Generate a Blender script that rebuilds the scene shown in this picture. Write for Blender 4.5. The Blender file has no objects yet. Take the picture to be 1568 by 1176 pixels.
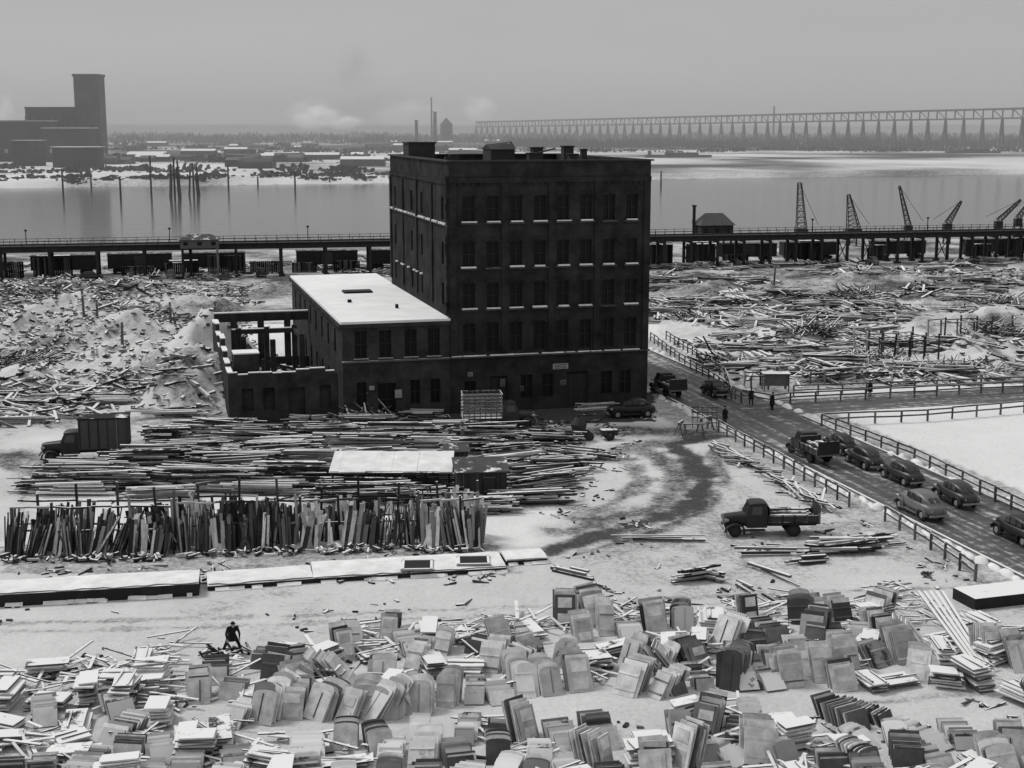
import bpy, math, random
import numpy as np
from mathutils import Vector
rnd=random.Random(7)
S=bpy.context.scene
# ------------------------------------------------------------------ camera
CF=2154.0; CH=28.0; TH=math.atan(395/CF); c_,s_=math.cos(TH),math.sin(TH)
def G(u,v,z=0.0):
    """plan position (x,y) of image pixel (u,v) cast from the camera to height z"""
    b=(588-v)/CF; Z=-s_+b*c_; Y=c_+b*s_
    t=(z-CH)/Z
    return ((u-784)/CF*t, Y*t)
def Zat(y,v):
    b=(588-v)/CF
    return CH+y*(b*c_-s_)/(c_+b*s_)
cam=bpy.data.cameras.new("camera"); co=bpy.data.objects.new("camera",cam); S.collection.objects.link(co)
co.location=(0,0,CH); co.rotation_euler=(math.pi/2-TH,0,0)
cam.lens=CF/1568*36; cam.sensor_width=36; cam.clip_start=1; cam.clip_end=20000
S.camera=co
# ------------------------------------------------------------------ light
S.view_settings.view_transform='Standard'
try: S.view_settings.look='None'
except: pass
S.view_settings.exposure=0
W=bpy.data.worlds.new("World"); S.world=W; W.use_nodes=True
nt=W.node_tree; bg=nt.nodes['Background']
sk=nt.nodes.new('ShaderNodeTexSky'); sk.sky_type='NISHITA'; sk.sun_disc=False
SE,SA=math.radians(50),math.radians(-58)   # left-behind the building
sk.sun_elevation=SE; sk.sun_rotation=SA
sk.air_density=1.0; sk.dust_density=3.0; sk.ozone_density=1
bw=nt.nodes.new('ShaderNodeRGBToBW'); nt.links.new(sk.outputs[0],bw.inputs[0])
def wm_(op,a,b_):
    q=nt.nodes.new('ShaderNodeMath');q.operation=op
    for i,k in enumerate((a,b_)):
        if isinstance(k,(int,float)): q.inputs[i].default_value=k
        else: nt.links.new(k,q.inputs[i])
    return q.outputs[0]
# overcast: cloud deck flattens the clear-sky gradient
flat=wm_('POWER',bw.outputs[0],.12)
wtc=nt.nodes.new('ShaderNodeTexCoord'); wsx=nt.nodes.new('ShaderNodeSeparateXYZ'); nt.links.new(wtc.outputs['Generated'],wsx.inputs[0])
wr=nt.nodes.new('ShaderNodeValToRGB'); nt.links.new(wsx.outputs[2],wr.inputs[0])
el_=wr.color_ramp.elements; el_[0].position=0;el_[0].color=(.92,.92,.92,1);el_[1].position=1;el_[1].color=(1,1,1,1)
for p_,c in((.03,.86),(.10,.74),(.35,.88)): e=el_.new(p_);e.color=(c,c,c,1)
wmp=nt.nodes.new('ShaderNodeMapping');wmp.inputs['Scale'].default_value=(3,3,14);nt.links.new(wtc.outputs['Generated'],wmp.inputs[0])
wn=nt.nodes.new('ShaderNodeTexNoise');wn.inputs['Scale'].default_value=1.6;wn.inputs['Detail'].default_value=5;nt.links.new(wmp.outputs[0],wn.inputs['Vector'])
cl=wm_('ADD',wm_('MULTIPLY',wn.outputs['Fac'],.16),.92)
tot=wm_('MULTIPLY',wm_('MULTIPLY',wm_('MULTIPLY',flat,wr.outputs[0]),cl),5.0)
nt.links.new(tot,bg.inputs[0])
bg.inputs[1].default_value=0.1
sl=bpy.data.lights.new("sun",'SUN'); so=bpy.data.objects.new("sun",sl); S.collection.objects.link(so)
sl.energy=1.95; sl.angle=math.radians(15); sl.color=(1,.995,.985)
d=Vector((math.sin(SA)*math.cos(SE),math.cos(SA)*math.cos(SE),math.sin(SE)))
so.rotation_euler=d.to_track_quat('Z','Y').to_euler()
# ------------------------------------------------------------------ materials
def g3(v): return (v,v*0.998,v*0.994,1)
def mat(name,col,rough=.8,var=.25,scale=1.5,snow=0.0,island=0.0,snowcol=.78,bump=0.0,spec=.3,pale=0.0):
    m=bpy.data.materials.new(name); m.use_nodes=True; n=m.node_tree; L=n.links
    b=n.nodes['Principled BSDF']; b.inputs['Roughness'].default_value=rough
    b.inputs['Specular IOR Level'].default_value=spec
    ge=n.nodes.new('ShaderNodeNewGeometry')
    no=n.nodes.new('ShaderNodeTexNoise'); no.inputs['Scale'].default_value=scale; no.inputs['Detail'].default_value=6; no.inputs['Roughness'].default_value=.65
    L.new(ge.outputs['Position'],no.inputs['Vector'])
    mr=n.nodes.new('ShaderNodeMapRange'); mr.inputs['From Min'].default_value=.3; mr.inputs['From Max'].default_value=.7
    mr.inputs['To Min'].default_value=col*(1-var); mr.inputs['To Max'].default_value=col*(1+var)
    L.new(no.outputs['Fac'],mr.inputs['Value'])
    out=mr.outputs[0]
    def mt(op,a,b_,c=None):
        q=n.nodes.new('ShaderNodeMath');q.operation=op
        for i,k in enumerate((a,b_,c)):
            if k is None: continue
            if isinstance(k,(int,float)): q.inputs[i].default_value=k
            else: L.new(k,q.inputs[i])
        return q.outputs[0]
    if island:
        mi=n.nodes.new('ShaderNodeMapRange'); mi.inputs['To Min'].default_value=1-island; mi.inputs['To Max'].default_value=1+island*1.3
        L.new(ge.outputs['Random Per Island'],mi.inputs['Value'])
        out=mt('MULTIPLY',out,mi.outputs[0])
        if pale:   # a minority of boards are fresh-cut / frosted and much paler
            out=mt('MULTIPLY_ADD',mt('POWER',ge.outputs['Random Per Island'],5.0),pale,out)
    if snow>0:
        sx=n.nodes.new('ShaderNodeSeparateXYZ'); L.new(ge.outputs['Normal'],sx.inputs[0])
        m1=n.nodes.new('ShaderNodeMapRange'); m1.inputs['From Min'].default_value=.55; m1.inputs['From Max'].default_value=.8
        L.new(sx.outputs[2],m1.inputs['Value'])
        n2=n.nodes.new('ShaderNodeTexNoise'); n2.inputs['Scale'].default_value=.9; n2.inputs['Detail'].default_value=7; n2.inputs['Roughness'].default_value=.7
        L.new(ge.outputs['Position'],n2.inputs['Vector'])
        ad=mt('MULTIPLY_ADD',ge.outputs['Random Per Island'],.22 if island else 0,n2.outputs['Fac'])
        m2=n.nodes.new('ShaderNodeMapRange'); e=.78-.5*snow; m2.inputs['From Min'].default_value=e; m2.inputs['From Max'].default_value=e+.07
        L.new(ad,m2.inputs['Value'])
        mu=mt('MULTIPLY',m1.outputs[0],m2.outputs[0])
        mx=n.nodes.new('ShaderNodeMix'); mx.data_type='FLOAT'; L.new(mu,mx.inputs[0]); L.new(out,mx.inputs[2]); mx.inputs[3].default_value=snowcol
        out=mx.outputs[0]
    L.new(out,b.inputs['Base Color'])
    if bump:
        bp=n.nodes.new('ShaderNodeBump'); bp.inputs['Strength'].default_value=bump; bp.inputs['Distance'].default_value=.1
        L.new(no.outputs['Fac'],bp.inputs['Height']); L.new(bp.outputs[0],b.inputs['Normal'])
    return m
M={}
M['brick']=mat('sooty_brick',.030,.95,.55,.5,bump=.2,spec=.06)
M['brick2']=mat('annex_brick',.042,.95,.5,.6,bump=.2,spec=.06)
M['trim']=mat('stone_trim',.06,.85,.3,1.5,snow=.45)
M['sill']=mat('snowy_sill',.10,.85,.2,1.5,snow=.9)
M['glass']=mat('dirty_glass',.009,.5,.3,1,spec=.15)
M['frame']=mat('window_frame',.022,.7,.2,2)
M['rsnow']=mat('roof_snow',.80,.9,.09,.35,spec=.1)
M['psnow']=mat('platform_snow',.76,.9,.16,.9,spec=.1,bump=.3)
M['tar']=mat('tar_roof',.05,.9,.3,1,snow=.5)
M['wood']=mat('weathered_timber',.05,.85,.3,2,snow=.60,island=.8,pale=.3)
M['woodd']=mat('dark_timber',.024,.9,.3,2,snow=.47,island=.7,pale=.12)
M['woodl']=mat('pale_timber',.22,.85,.3,2,snow=.78,island=.7,pale=.4)
M['bare']=mat('bare_timber',.05,.85,.3,2,island=.8,pale=.45)
M['door']=mat('salvaged_panel',.52,.8,.35,1.6,snow=.72,island=.35,snowcol=.79)
M['doord']=mat('dark_panel',.10,.8,.3,1.2,snow=.66,island=.7,snowcol=.78)
M['steel']=mat('rusted_steel',.03,.8,.3,1,snow=.25)
M['girder']=mat('girder_paint',.025,.8,.3,.8)
M['fence']=mat('fence_wood',.09,.85,.3,2,snow=.6,island=.4)
M['concrete']=mat('concrete',.16,.9,.4,.8,snow=.95)
M['darkc']=mat('dark_concrete',.018,.9,.5,.8,snow=.95)  # very dark concrete tone, used for the platform sides
M['tire']=mat('rubber',.018,.9,.2,2)
M['paint_d']=mat('dark_vehicle_paint',.025,.4,.3,2,spec=.5,snow=.22)
M['paint_m']=mat('grey_vehicle_paint',.13,.4,.2,2,spec=.5,snow=.25)
M['paint_k']=mat('black_vehicle_paint',.014,.45,.3,2,spec=.4,snow=.16)
M['chrome']=mat('dull_chrome',.25,.4,.1,2,spec=.7)
M['carglass']=mat('vehicle_glass',.03,.12,.1,2,spec=.7)
M['twig']=mat('twigs',.05,.95,.3,3,island=.6,snow=.5,pale=.2)
M['far']=mat('hazed_masonry',.075,.9,.25,.05)  # distant materials: haze painted in by lightening their base colours
M['fard']=mat('hazed_dark',.09,.95,.3,.05,island=.4)
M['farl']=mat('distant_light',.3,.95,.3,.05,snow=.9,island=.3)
M['farsteel']=mat('hazed_steel',.14,.95,.15,.02)  # far paler than near steel, with air haze put into the colour
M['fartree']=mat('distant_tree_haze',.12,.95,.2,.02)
M['cloth']=mat('dark_wool',.014,.95,.3,4)
M['skin']=mat('skin',.35,.7,.1,4)
M['rubble']=mat('rubble',.14,.95,.4,2,snow=.66,island=.7)
# ------------------------------------------------------------------ mesh batch
BF=[(0,3,2,1),(4,5,6,7),(0,1,5,4),(1,2,6,5),(2,3,7,6),(3,0,4,7)]
BV=np.array([(-1,-1,-1),(1,-1,-1),(1,1,-1),(-1,1,-1),(-1,-1,1),(1,-1,1),(1,1,1),(-1,1,1)],float)*.5
def yaw(a):
    c,s=math.cos(a),math.sin(a); return np.array([(c,-s,0),(s,c,0),(0,0,1)])
def pit(a):
    c,s=math.cos(a),math.sin(a); return np.array([(1,0,0),(0,c,-s),(0,s,c)])
def rol(a):
    c,s=math.cos(a),math.sin(a); return np.array([(c,0,s),(0,1,0),(-s,0,c)])
class B:
    def __init__(s): s.V=[];s.F=[];s.M=[];s.n=0
    def add(s,v,f,m=0):
        v=np.asarray(v,float); s.V.append(v)
        for q in f: s.F.append(tuple(i+s.n for i in q)); s.M.append(m)
        s.n+=len(v)
    def box(s,c,size,R=None,m=0):
        v=BV*np.array(size)
        if R is not None: v=v@R.T
        s.add(v+np.array(c),BF,m)
    def beam(s,p,q,w,h=None,m=0):
        h=w if h is None else h
        p=np.array(p,float);q=np.array(q,float);d=q-p;L=math.sqrt(d@d)
        if L<1e-6:return
        x=d/L
        if abs(x[2])<.95: y=np.array((-x[1],x[0],0.))
        else: y=np.array((x[2],0,-x[0]))
        y/=math.sqrt(y@y); z=np.array((x[1]*y[2]-x[2]*y[1],x[2]*y[0]-x[0]*y[2],x[0]*y[1]-x[1]*y[0]))
        s.box((p+q)/2,(L,w,h),np.stack([x,y,z],1),m)
    def cyl(s,p,q,r0,r1=None,n=10,m=0,cap=True):
        r1=r0 if r1 is None else r1
        p=np.array(p,float);q=np.array(q,float);x=q-p;x/=np.linalg.norm(x)
        up=np.array((0,0,1.)) if abs(x[2])<.9 else np.array((0,1.,0))
        y=np.cross(up,x);y/=np.linalg.norm(y);z=np.cross(x,y)
        a=np.arange(n)*2*math.pi/n
        ring=np.outer(np.cos(a),y)+np.outer(np.sin(a),z)
        f=[(i,(i+1)%n,n+(i+1)%n,n+i) for i in range(n)]
        if cap: f+= [tuple(range(n))[::-1],tuple(range(n,2*n))]
        s.add(np.vstack([p+ring*r0,q+ring*r1]),f,m)
    def quad(s,a,b,c,d,m=0): s.add([a,b,c,d],[(0,1,2,3)],m)
    def prism(s,prof,t,R,c,m=0):
        n=len(prof);V=[(x,-t/2,z) for x,z in prof]+[(x,t/2,z) for x,z in prof]
        f=[tuple(range(n)),tuple(range(n,2*n))[::-1]]+[((i+1)%n,i,n+i,n+(i+1)%n) for i in range(n)]
        s.add(np.array(V)@R.T+np.array(c),f,m)
    def loft(s,secs,n=14,e=.5,m=0):
        V=[]
        for (x,w,z0,z1) in secs:
            for k in range(n):
                a=2*math.pi*(k+.5)/n; cy,cz=math.cos(a),math.sin(a)
                V.append((x,w*math.copysign(abs(cy)**e,cy),(z0+z1)/2+(z1-z0)/2*math.copysign(abs(cz)**e,cz)))
        f=[]
        for i in range(len(secs)-1):
            for k in range(n):
                f.append((i*n+k,i*n+(k+1)%n,(i+1)*n+(k+1)%n,(i+1)*n+k))
        f.append(tuple(range(n))[::-1]); f.append(tuple(range((len(secs)-1)*n,len(secs)*n)))
        s.add(V,f,m)
    def mesh(s,name,mats,smooth=None):
        me=bpy.data.meshes.new(name)
        V=np.vstack(s.V)
        me.from_pydata(V.tolist(),[],s.F)
        for k in mats: me.materials.append(M[k])
        me.polygons.foreach_set('material_index',s.M)
        me.update()
        if smooth:
            me.polygons.foreach_set('use_smooth',[True]*len(me.polygons)); me.set_sharp_from_angle(angle=math.radians(smooth))
        return me
    def obj(s,name,mats,smooth=None,parent=None,loc=(0,0,0),rz=0):
        o=bpy.data.objects.new(name,s.mesh(name,mats,smooth)); S.collection.objects.link(o)
        o.location=loc; o.rotation_euler=(0,0,rz)
        if parent: o.parent=parent
        return o
def empty(name,loc,rz):
    o=bpy.data.objects.new(name,None); S.collection.objects.link(o); o.location=loc; o.rotation_euler=(0,0,rz); o.empty_display_size=.5
    return o
def inst(name,me,loc,rz):
    o=bpy.data.objects.new(name,me); S.collection.objects.link(o); o.location=loc; o.rotation_euler=(0,0,rz); return o
# ------------------------------------------------------------------ noise / terrain
_r=np.random.RandomState(3); _T=_r.rand(256,256)
def vn(x,y):
    xi=np.floor(x).astype(int);yi=np.floor(y).astype(int);fx=x-xi;fy=y-yi
    fx=fx*fx*(3-2*fx);fy=fy*fy*(3-2*fy)
    t=lambda a,b:_T[a%256,b%256]
    return (t(xi,yi)*(1-fx)+t(xi+1,yi)*fx)*(1-fy)+(t(xi,yi+1)*(1-fx)+t(xi+1,yi+1)*fx)*fy
def fbm(x,y,o=4):
    r=0;a=.5
    for i in range(o): r=r+a*vn(x*2**i+i*17.3,y*2**i+i*9.1);a*=.5
    return r
def f1(x,y): return float(fbm(np.array([x]),np.array([y]),3)[0])
def sst(a,b,x):
    t=np.clip((x-a)/(b-a),0,1);return t*t*(3-2*t)
def inpoly(x,y,P):
    r=np.zeros(np.shape(x),bool);n=len(P)
    for i in range(n):
        x1,y1=P[i];x2,y2=P[(i+1)%n]
        cnd=((y1>y)!=(y2>y))
        xi=(x2-x1)*(y-y1)/((y2-y1) if y2!=y1 else 1e-9)+x1
        r^=cnd&(x<xi)
    return r
def dpoly(x,y,P):
    dm=np.full(np.shape(x),1e9)
    for (x1,y1),(x2,y2) in zip(P[:-1],P[1:]):
        dx,dy=x2-x1,y2-y1;t=np.clip(((x-x1)*dx+(y-y1)*dy)/(dx*dx+dy*dy),0,1)
        dm=np.minimum(dm,np.hypot(x-x1-t*dx,y-y1-t*dy))
    return dm
def P(*uv): return [G(u,v) for u,v in uv]
MOUNDS=[(30,525,9,8,4.0),(110,500,8,7,5.0),(205,525,6,6,3.8),(305,610,4.5,6,6.0),(335,565,4,7,6.2),(250,575,5,5,4.4),(30,590,5,4,2.0),(440,445,6,5,2.2),(300,480,6,5,3.4),(160,565,5,4,2.8),(60,450,9,8,2.5),(200,450,9,8,2.2),
 (1500,545,6,6,2.4),(1240,535,4,4,2.0),(1420,500,6,6,2.2),(1310,480,5,5,2.4),(1190,520,5,5,1.6),(1540,500,5,5,3.0),(1100,450,7,7,2.0),(1350,430,9,9,2.2),(1050,500,3,3,.6),(1200,470,7,6,2.2),(1480,440,8,8,2.0)]
MW=[(*G(u,v),rx,ry,h) for u,v,rx,ry,h in MOUNDS]
ROUGH=[P((-80,440),(370,425),(365,500),(372,640),(200,640),(-80,640)),P((1008,420),(1640,410),(1640,582),(1160,592),(1060,545),(1010,500))]
near_shore=lambda x:345+.2*x
far_shore=lambda x:800+.36*x
def hgt(x,y):
    z=np.zeros(x.shape);mm=z
    for a,b,rx,ry,h in MW:
        g=np.exp(-((x-a)/rx)**2-((y-b)/ry)**2);g=np.where(g>.02,g,0)
        mm=mm+h*g
    z=mm*(.35+1.0*fbm(x*.28,y*.28,4))
    rg=inpoly(x,y,ROUGH[0])|inpoly(x,y,ROUGH[1])
    z=z+np.where(rg,1.1*np.clip(fbm(x*.7,y*.7,4)-.36,0,1)+.5*np.clip(vn(x*1.7,y*1.7)-.5,0,1),0)
    inr=sst(-12,14,y-near_shore(x))*(1-sst(-10,25,y-far_shore(x)))
    z=z-6*inr
    far=sst(20,200,y-far_shore(x)); z=z+far*(1.5*fbm(x*.01,y*.01,3))
    return z
E1=np.array((.966,.258,0));E2=np.array((-.258,.966,0)); YB=math.atan2(.258,.966)
st_l0=np.array(G(1100,660));st_r0=np.array(G(1330,672))
def streetpt(base,t): return (base[0]+E2[0]*t,base[1]+E2[1]*t)
STREET=[streetpt(st_l0,-95),streetpt(st_r0,-80),streetpt(st_r0,110),streetpt(st_l0,92)]
bx=lambda p,a,b:(p[0]+E1[0]*a+E2[0]*b,p[1]+E1[1]*a+E2[1]*b)
cs=np.array(G(1140,622)); 
CROSS=[bx(cs,0,-6),bx(cs,120,-6),bx(cs,120,3),bx(cs,0,3)]
FIELD_L=P((-60,440),(370,425),(375,640),(-60,640))
FIELD_L2=P((-60,640),(500,640),(500,735),(60,735),(-60,700))
FIELD_R=P((1000,400),(1640,395),(1640,585),(1150,600),(1010,520))
TR1=P((1100,668),(1030,680),(1062,705),(1082,740),(1058,778),(960,808),(850,843))
TR1b=P((985,690),(1020,705),(1040,740),(1010,775),(920,800),(860,815))
TR1c=P((1090,690),(1105,730),(1090,775),(1010,812),(880,850))
TR2=P((905,700),(960,705),(985,735),(950,765),(880,795))
TR3=P((700,655),(850,662),(1000,660),(1110,665))
TR4=P((400,655),(560,655),(700,655))
TR5=P((1110,665),(1000,680),(900,700))
def ax(lo,hi,step,ext,k=1.12):
    a=list(np.arange(lo,hi,step));s=step
    l=[];x=lo
    while x>-ext: s*=k;x-=s;l.append(x)
    s=step;r=[];x=a[-1]
    while x<ext: s*=k;x+=s;r.append(x)
    return np.array(l[::-1]+a+r)
xs=ax(-72,82,.5,7000,1.06)
ys=list(np.arange(40,230,.5));s=.5
while ys[-1]<9000: s=min(s*1.03,400) if ys[-1]<1100 else s*1.08; s=min(s,6) if ys[-1]<1100 else s; ys.append(ys[-1]+s)
ys=np.array([-600,-200,-60,0,20,30]+ys)
X,Y=np.meshgrid(xs,ys);Zg=hgt(X,Y)
def H1(x,y):
    i=min(max(int(np.searchsorted(ys,y)),1),len(ys)-1);j=min(max(int(np.searchsorted(xs,x)),1),len(xs)-1)
    tx=(x-xs[j-1])/(xs[j]-xs[j-1]);ty=(y-ys[i-1])/(ys[i]-ys[i-1])
    return float((Zg[i-1,j-1]*(1-tx)+Zg[i-1,j]*tx)*(1-ty)+(Zg[i,j-1]*(1-tx)+Zg[i,j]*tx)*ty)
D=np.zeros_like(X)
n1=fbm(X*.12,Y*.12);n2=fbm(X*.5+5,Y*.5)
D=np.where(inpoly(X,Y,FIELD_L),np.maximum(D,.33+.7*(n1-.5)),D)
D=np.where(inpoly(X,Y,FIELD_L2),np.maximum(D,.38+.7*(n1-.5)),D)
D=np.where(inpoly(X,Y,FIELD_R),np.maximum(D,.36+.8*(n1-.5)),D)
cen=P((440,650),(900,650),(900,780),(440,790));D=np.where(inpoly(X,Y,cen),np.maximum(D,.42+.6*(n1-.5)),D)
D=np.where((Y>200)&(Y<near_shore(X)+5),np.maximum(D,.46+.5*(n1-.5)),D)
for T,w,a in((TR1,1.4,.60),(TR1b,1.5,.50),(TR1c,.8,.5),(TR2,1.3,.48),(TR3,3.0,.52),(TR4,3,.62),(TR5,2.2,.48)):
    dd=dpoly(X,Y,T); D=np.maximum(D,a*(1-sst(w*.2,w*1.8,dd+1.8*(n2-.5))))
bb=P((380,668),(1000,645),(1000,600),(380,560)); D=np.where(inpoly(X,Y,bb),np.maximum(D,.66),D)
# whole yard: thin, trodden snow
YARD=P((-60,690),(60,690),(60,800),(-60,860));D=np.where(inpoly(X,Y,YARD),np.maximum(D,.28+.4*(n1-.5)),D)
YARD=P((880,680),(1110,680),(1320,800),(1340,840),(840,860));D=np.where(inpoly(X,Y,YARD),np.maximum(D,.30+.5*(n1-.5)),D)
SP=P((840,850),(1350,830),(1500,900),(1568,930),(900,960),(300,985),(0,985),(0,900),(300,915),(840,885)); D=np.where(inpoly(X,Y,SP),np.maximum(D,.32+.4*(n1-.5)),D)
SP2=P((860,800),(1300,790),(1350,850),(1000,900),(840,870)); D=np.where(inpoly(X,Y,SP2),np.maximum(D,.36+.3*(n1-.5)),D)
SP=P((0,835),(760,830),(800,880),(0,880)); D=np.where(inpoly(X,Y,SP),np.maximum(D,.42),D)
D=np.where((Y<92)&(Y>30),np.maximum(D,.29+.4*(n1-.5)),D)
for T in (P((0,955),(400,945),(900,925),(1250,905),(1480,900)),P((0,968),(400,958),(900,937),(1250,915)),P((1240,1176),(1290,1080),(1500,1060)),P((0,700),(40,740),(30,800))):
    dd=dpoly(X,Y,T);D=np.maximum(D,.41*(1-sst(.1,.8,dd+.8*(n2-.5))))
st=inpoly(X,Y,[bx(STREET[0],-3,0),bx(STREET[1],2,0),bx(STREET[2],3,0),bx(STREET[3],-3,0)]); D=np.where(st,np.maximum(D,.40),D)
fb=Y>far_shore(X)+6
D=np.where(fb,.30+.95*(fbm(X*.010,Y*.009+3)-.44)+.22*sst(1100,1800,Y)+.3*sst(2500,3500,Y),D)
D=np.where((Y>far_shore(X)-12)&(Y<=far_shore(X)+6),.5,D)
ny,nx=X.shape
idx=np.arange(ny*nx).reshape(ny,nx)
Fq=np.stack([idx[:-1,:-1],idx[:-1,1:],idx[1:,1:],idx[1:,:-1]],-1).reshape(-1,4)
me=bpy.data.meshes.new('snowy_ground'); Vg=np.stack([X,Y,Zg],-1).reshape(-1,3)
me.vertices.add(len(Vg));me.vertices.foreach_set('co',Vg.ravel())
me.loops.add(Fq.size);me.loops.foreach_set('vertex_index',Fq.ravel())
me.polygons.add(len(Fq));me.polygons.foreach_set('loop_start',np.arange(0,Fq.size,4));me.polygons.foreach_set('loop_total',np.full(len(Fq),4))
me.polygons.foreach_set('use_smooth',[True]*len(Fq));me.update(calc_edges=True)
at=me.attributes.new('dirt','FLOAT','POINT');at.data.foreach_set('value',D.ravel())
go=bpy.data.objects.new('snowy_ground',me);S.collection.objects.link(go)
m=bpy.data.materials.new('snow_and_dirt');m.use_nodes=True;n=m.node_tree;L=n.links;b=n.nodes['Principled BSDF'];b.inputs['Roughness'].default_value=.9;b.inputs['Specular IOR Level'].default_value=.1
ge=n.nodes.new('ShaderNodeNewGeometry');aa=n.nodes.new('ShaderNodeAttribute');aa.attribute_name='dirt'
def noi(sc,det=8,ro=.65):
    q=n.nodes.new('ShaderNodeTexNoise');q.inputs['Scale'].default_value=sc;q.inputs['Detail'].default_value=det;q.inputs['Roughness'].default_value=ro;L.new(ge.outputs['Position'],q.inputs['Vector']);return q
def mth(op,a,b_,c=None):
    q=n.nodes.new('ShaderNodeMath');q.operation=op
    for i,k in enumerate((a,b_,c)):
        if k is None: continue
        if isinstance(k,(int,float)): q.inputs[i].default_value=k
        else: L.new(k,q.inputs[i])
    return q.outputs[0]
def mrg(v,a,b_,c=0,d=1):
    q=n.nodes.new('ShaderNodeMapRange');L.new(v,q.inputs['Value']);q.inputs['From Min'].default_value=a;q.inputs['From Max'].default_value=b_;q.inputs['To Min'].default_value=c;q.inputs['To Max'].default_value=d;return q.outputs[0]
nA=noi(.45,10,.75);nB=noi(2.6,6,.75);nC=noi(.05,6,.6)
thr=mth('ADD',mth('MULTIPLY',nA.outputs['Fac'],.5),mth('MULTIPLY',nB.outputs['Fac'],.5))
f=mth('ADD',thr,aa.outputs['Fac'])
fac=mrg(f,.85,1.05)
dirtc=mrg(nB.outputs['Fac'],.3,.7,.04,.16)
snowc=mrg(nC.outputs['Fac'],.3,.7,.70,.84)
mx=n.nodes.new('ShaderNodeMix');mx.data_type='FLOAT';L.new(fac,mx.inputs[0]);L.new(snowc,mx.inputs[2]);L.new(dirtc,mx.inputs[3])
mx2=mth('MULTIPLY',mx.outputs[0],mrg(f,.50,.92,1.0,.72))
L.new(mx2,b.inputs['Base Color'])
bp=n.nodes.new('ShaderNodeBump');bp.inputs['Strength'].default_value=.9;bp.inputs['Distance'].default_value=.28;L.new(thr,bp.inputs['Height']);L.new(bp.outputs[0],b.inputs['Normal'])
me.materials.append(m)
# ------------------------------------------------------------------ water
wm=bpy.data.materials.new('river_water');wm.use_nodes=True;n=wm.node_tree;L=n.links;b=n.nodes['Principled BSDF']
b.inputs['Base Color'].default_value=g3(.07);b.inputs['Roughness'].default_value=.14;b.inputs['IOR'].default_value=1.30
ge=n.nodes.new('ShaderNodeNewGeometry');mp=n.nodes.new('ShaderNodeMapping');mp.inputs['Scale'].default_value=(.05,.25,1);L.new(ge.outputs['Position'],mp.inputs[0])
q=n.nodes.new('ShaderNodeTexNoise');q.inputs['Scale'].default_value=1;q.inputs['Detail'].default_value=5;L.new(mp.outputs[0],q.inputs['Vector'])
bp=n.nodes.new('ShaderNodeBump');bp.inputs['Strength'].default_value=.26;bp.inputs['Distance'].default_value=.5;L.new(q.outputs['Fac'],bp.inputs['Height']);L.new(bp.outputs[0],b.inputs['Normal'])
M['water']=wm
w=B();w.quad((-3000,near_shore(-3000)-10,-3),(3000,near_shore(3000)-10,-3),(3000,far_shore(3000)+30,-3),(-3000,far_shore(-3000)+30,-3))
w.obj('river_water',['water'])
# ------------------------------------------------------------------ streets
rm=bpy.data.materials.new('asphalt_slush');rm.use_nodes=True;n=rm.node_tree;L=n.links;b=n.nodes['Principled BSDF'];b.inputs['Roughness'].default_value=.6
tc=n.nodes.new('ShaderNodeTexCoord')
def nz(scale,vs,det=6):
    mp=n.nodes.new('ShaderNodeMapping');mp.inputs['Scale'].default_value=vs;L.new(tc.outputs['Object'],mp.inputs[0])
    q=n.nodes.new('ShaderNodeTexNoise');q.inputs['Scale'].default_value=scale;q.inputs['Detail'].default_value=det;q.inputs['Roughness'].default_value=.65;L.new(mp.outputs[0],q.inputs['Vector']);return q.outputs['Fac']
a1=nz(1.0,(1.1,.04,1));a2=nz(1.2,(1,1,1),8)
ad=n.nodes.new('ShaderNodeMath');ad.operation='MULTIPLY_ADD';L.new(a1,ad.inputs[0]);ad.inputs[1].default_value=1.5;L.new(a2,ad.inputs[2])
r=n.nodes.new('ShaderNodeValToRGB')
q=n.nodes.new('ShaderNodeMath');q.operation='MULTIPLY';q.inputs[1].default_value=.4;L.new(ad.outputs[0],q.inputs[0]);L.new(q.outputs[0],r.inputs[0])
r.color_ramp.elements[0].position=.40;r.color_ramp.elements[0].color=g3(.04);r.color_ramp.elements[1].position=.62;r.color_ramp.elements[1].color=g3(.5)
e=r.color_ramp.elements.new(.52);e.color=g3(.085)
L.new(r.outputs[0],b.inputs['Base Color']);M['asphalt']=rm
def localsheet(name,poly,z,ang,matk,orig):
    o=B();c,s=math.cos(-ang),math.sin(-ang)
    V=[((x-orig[0])*c-(y-orig[1])*s,(x-orig[0])*s+(y-orig[1])*c,0) for x,y in poly]
    o.add(V,[tuple(range(len(V)))]);return o.obj(name,[matk],loc=(orig[0],orig[1],z),rz=ang)
RW=[bx(p,d,0) for p,d in zip(STREET,(1.3,-1.3,-1.3,1.3))]
localsheet('street',RW,.03,YB,'asphalt',st_l0)
CR=[bx(CROSS[0],-1,1),bx(CROSS[1],0,1),bx(CROSS[2],0,-1),bx(CROSS[3],-1,-1)]
localsheet('cross_street',CR,.045,YB-math.pi/2,'asphalt',cs)
k=B()
def strip(k,p,q,w,h): k.beam((*p,h/2),(*q,h/2),w,h)
strip(k,RW[0],RW[3],.2,.16)
def tproj(p,base): return (p[0]-base[0])*E2[0]+(p[1]-base[1])*E2[1]
rb=(RW[1][0],RW[1][1]); tcs=tproj(cs,rb)
strip(k,rb,streetpt(rb,tcs-6.5),.2,.16); strip(k,streetpt(rb,tcs+3.5),RW[2],.2,.16)
k.obj('street_kerb',['concrete'])
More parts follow.
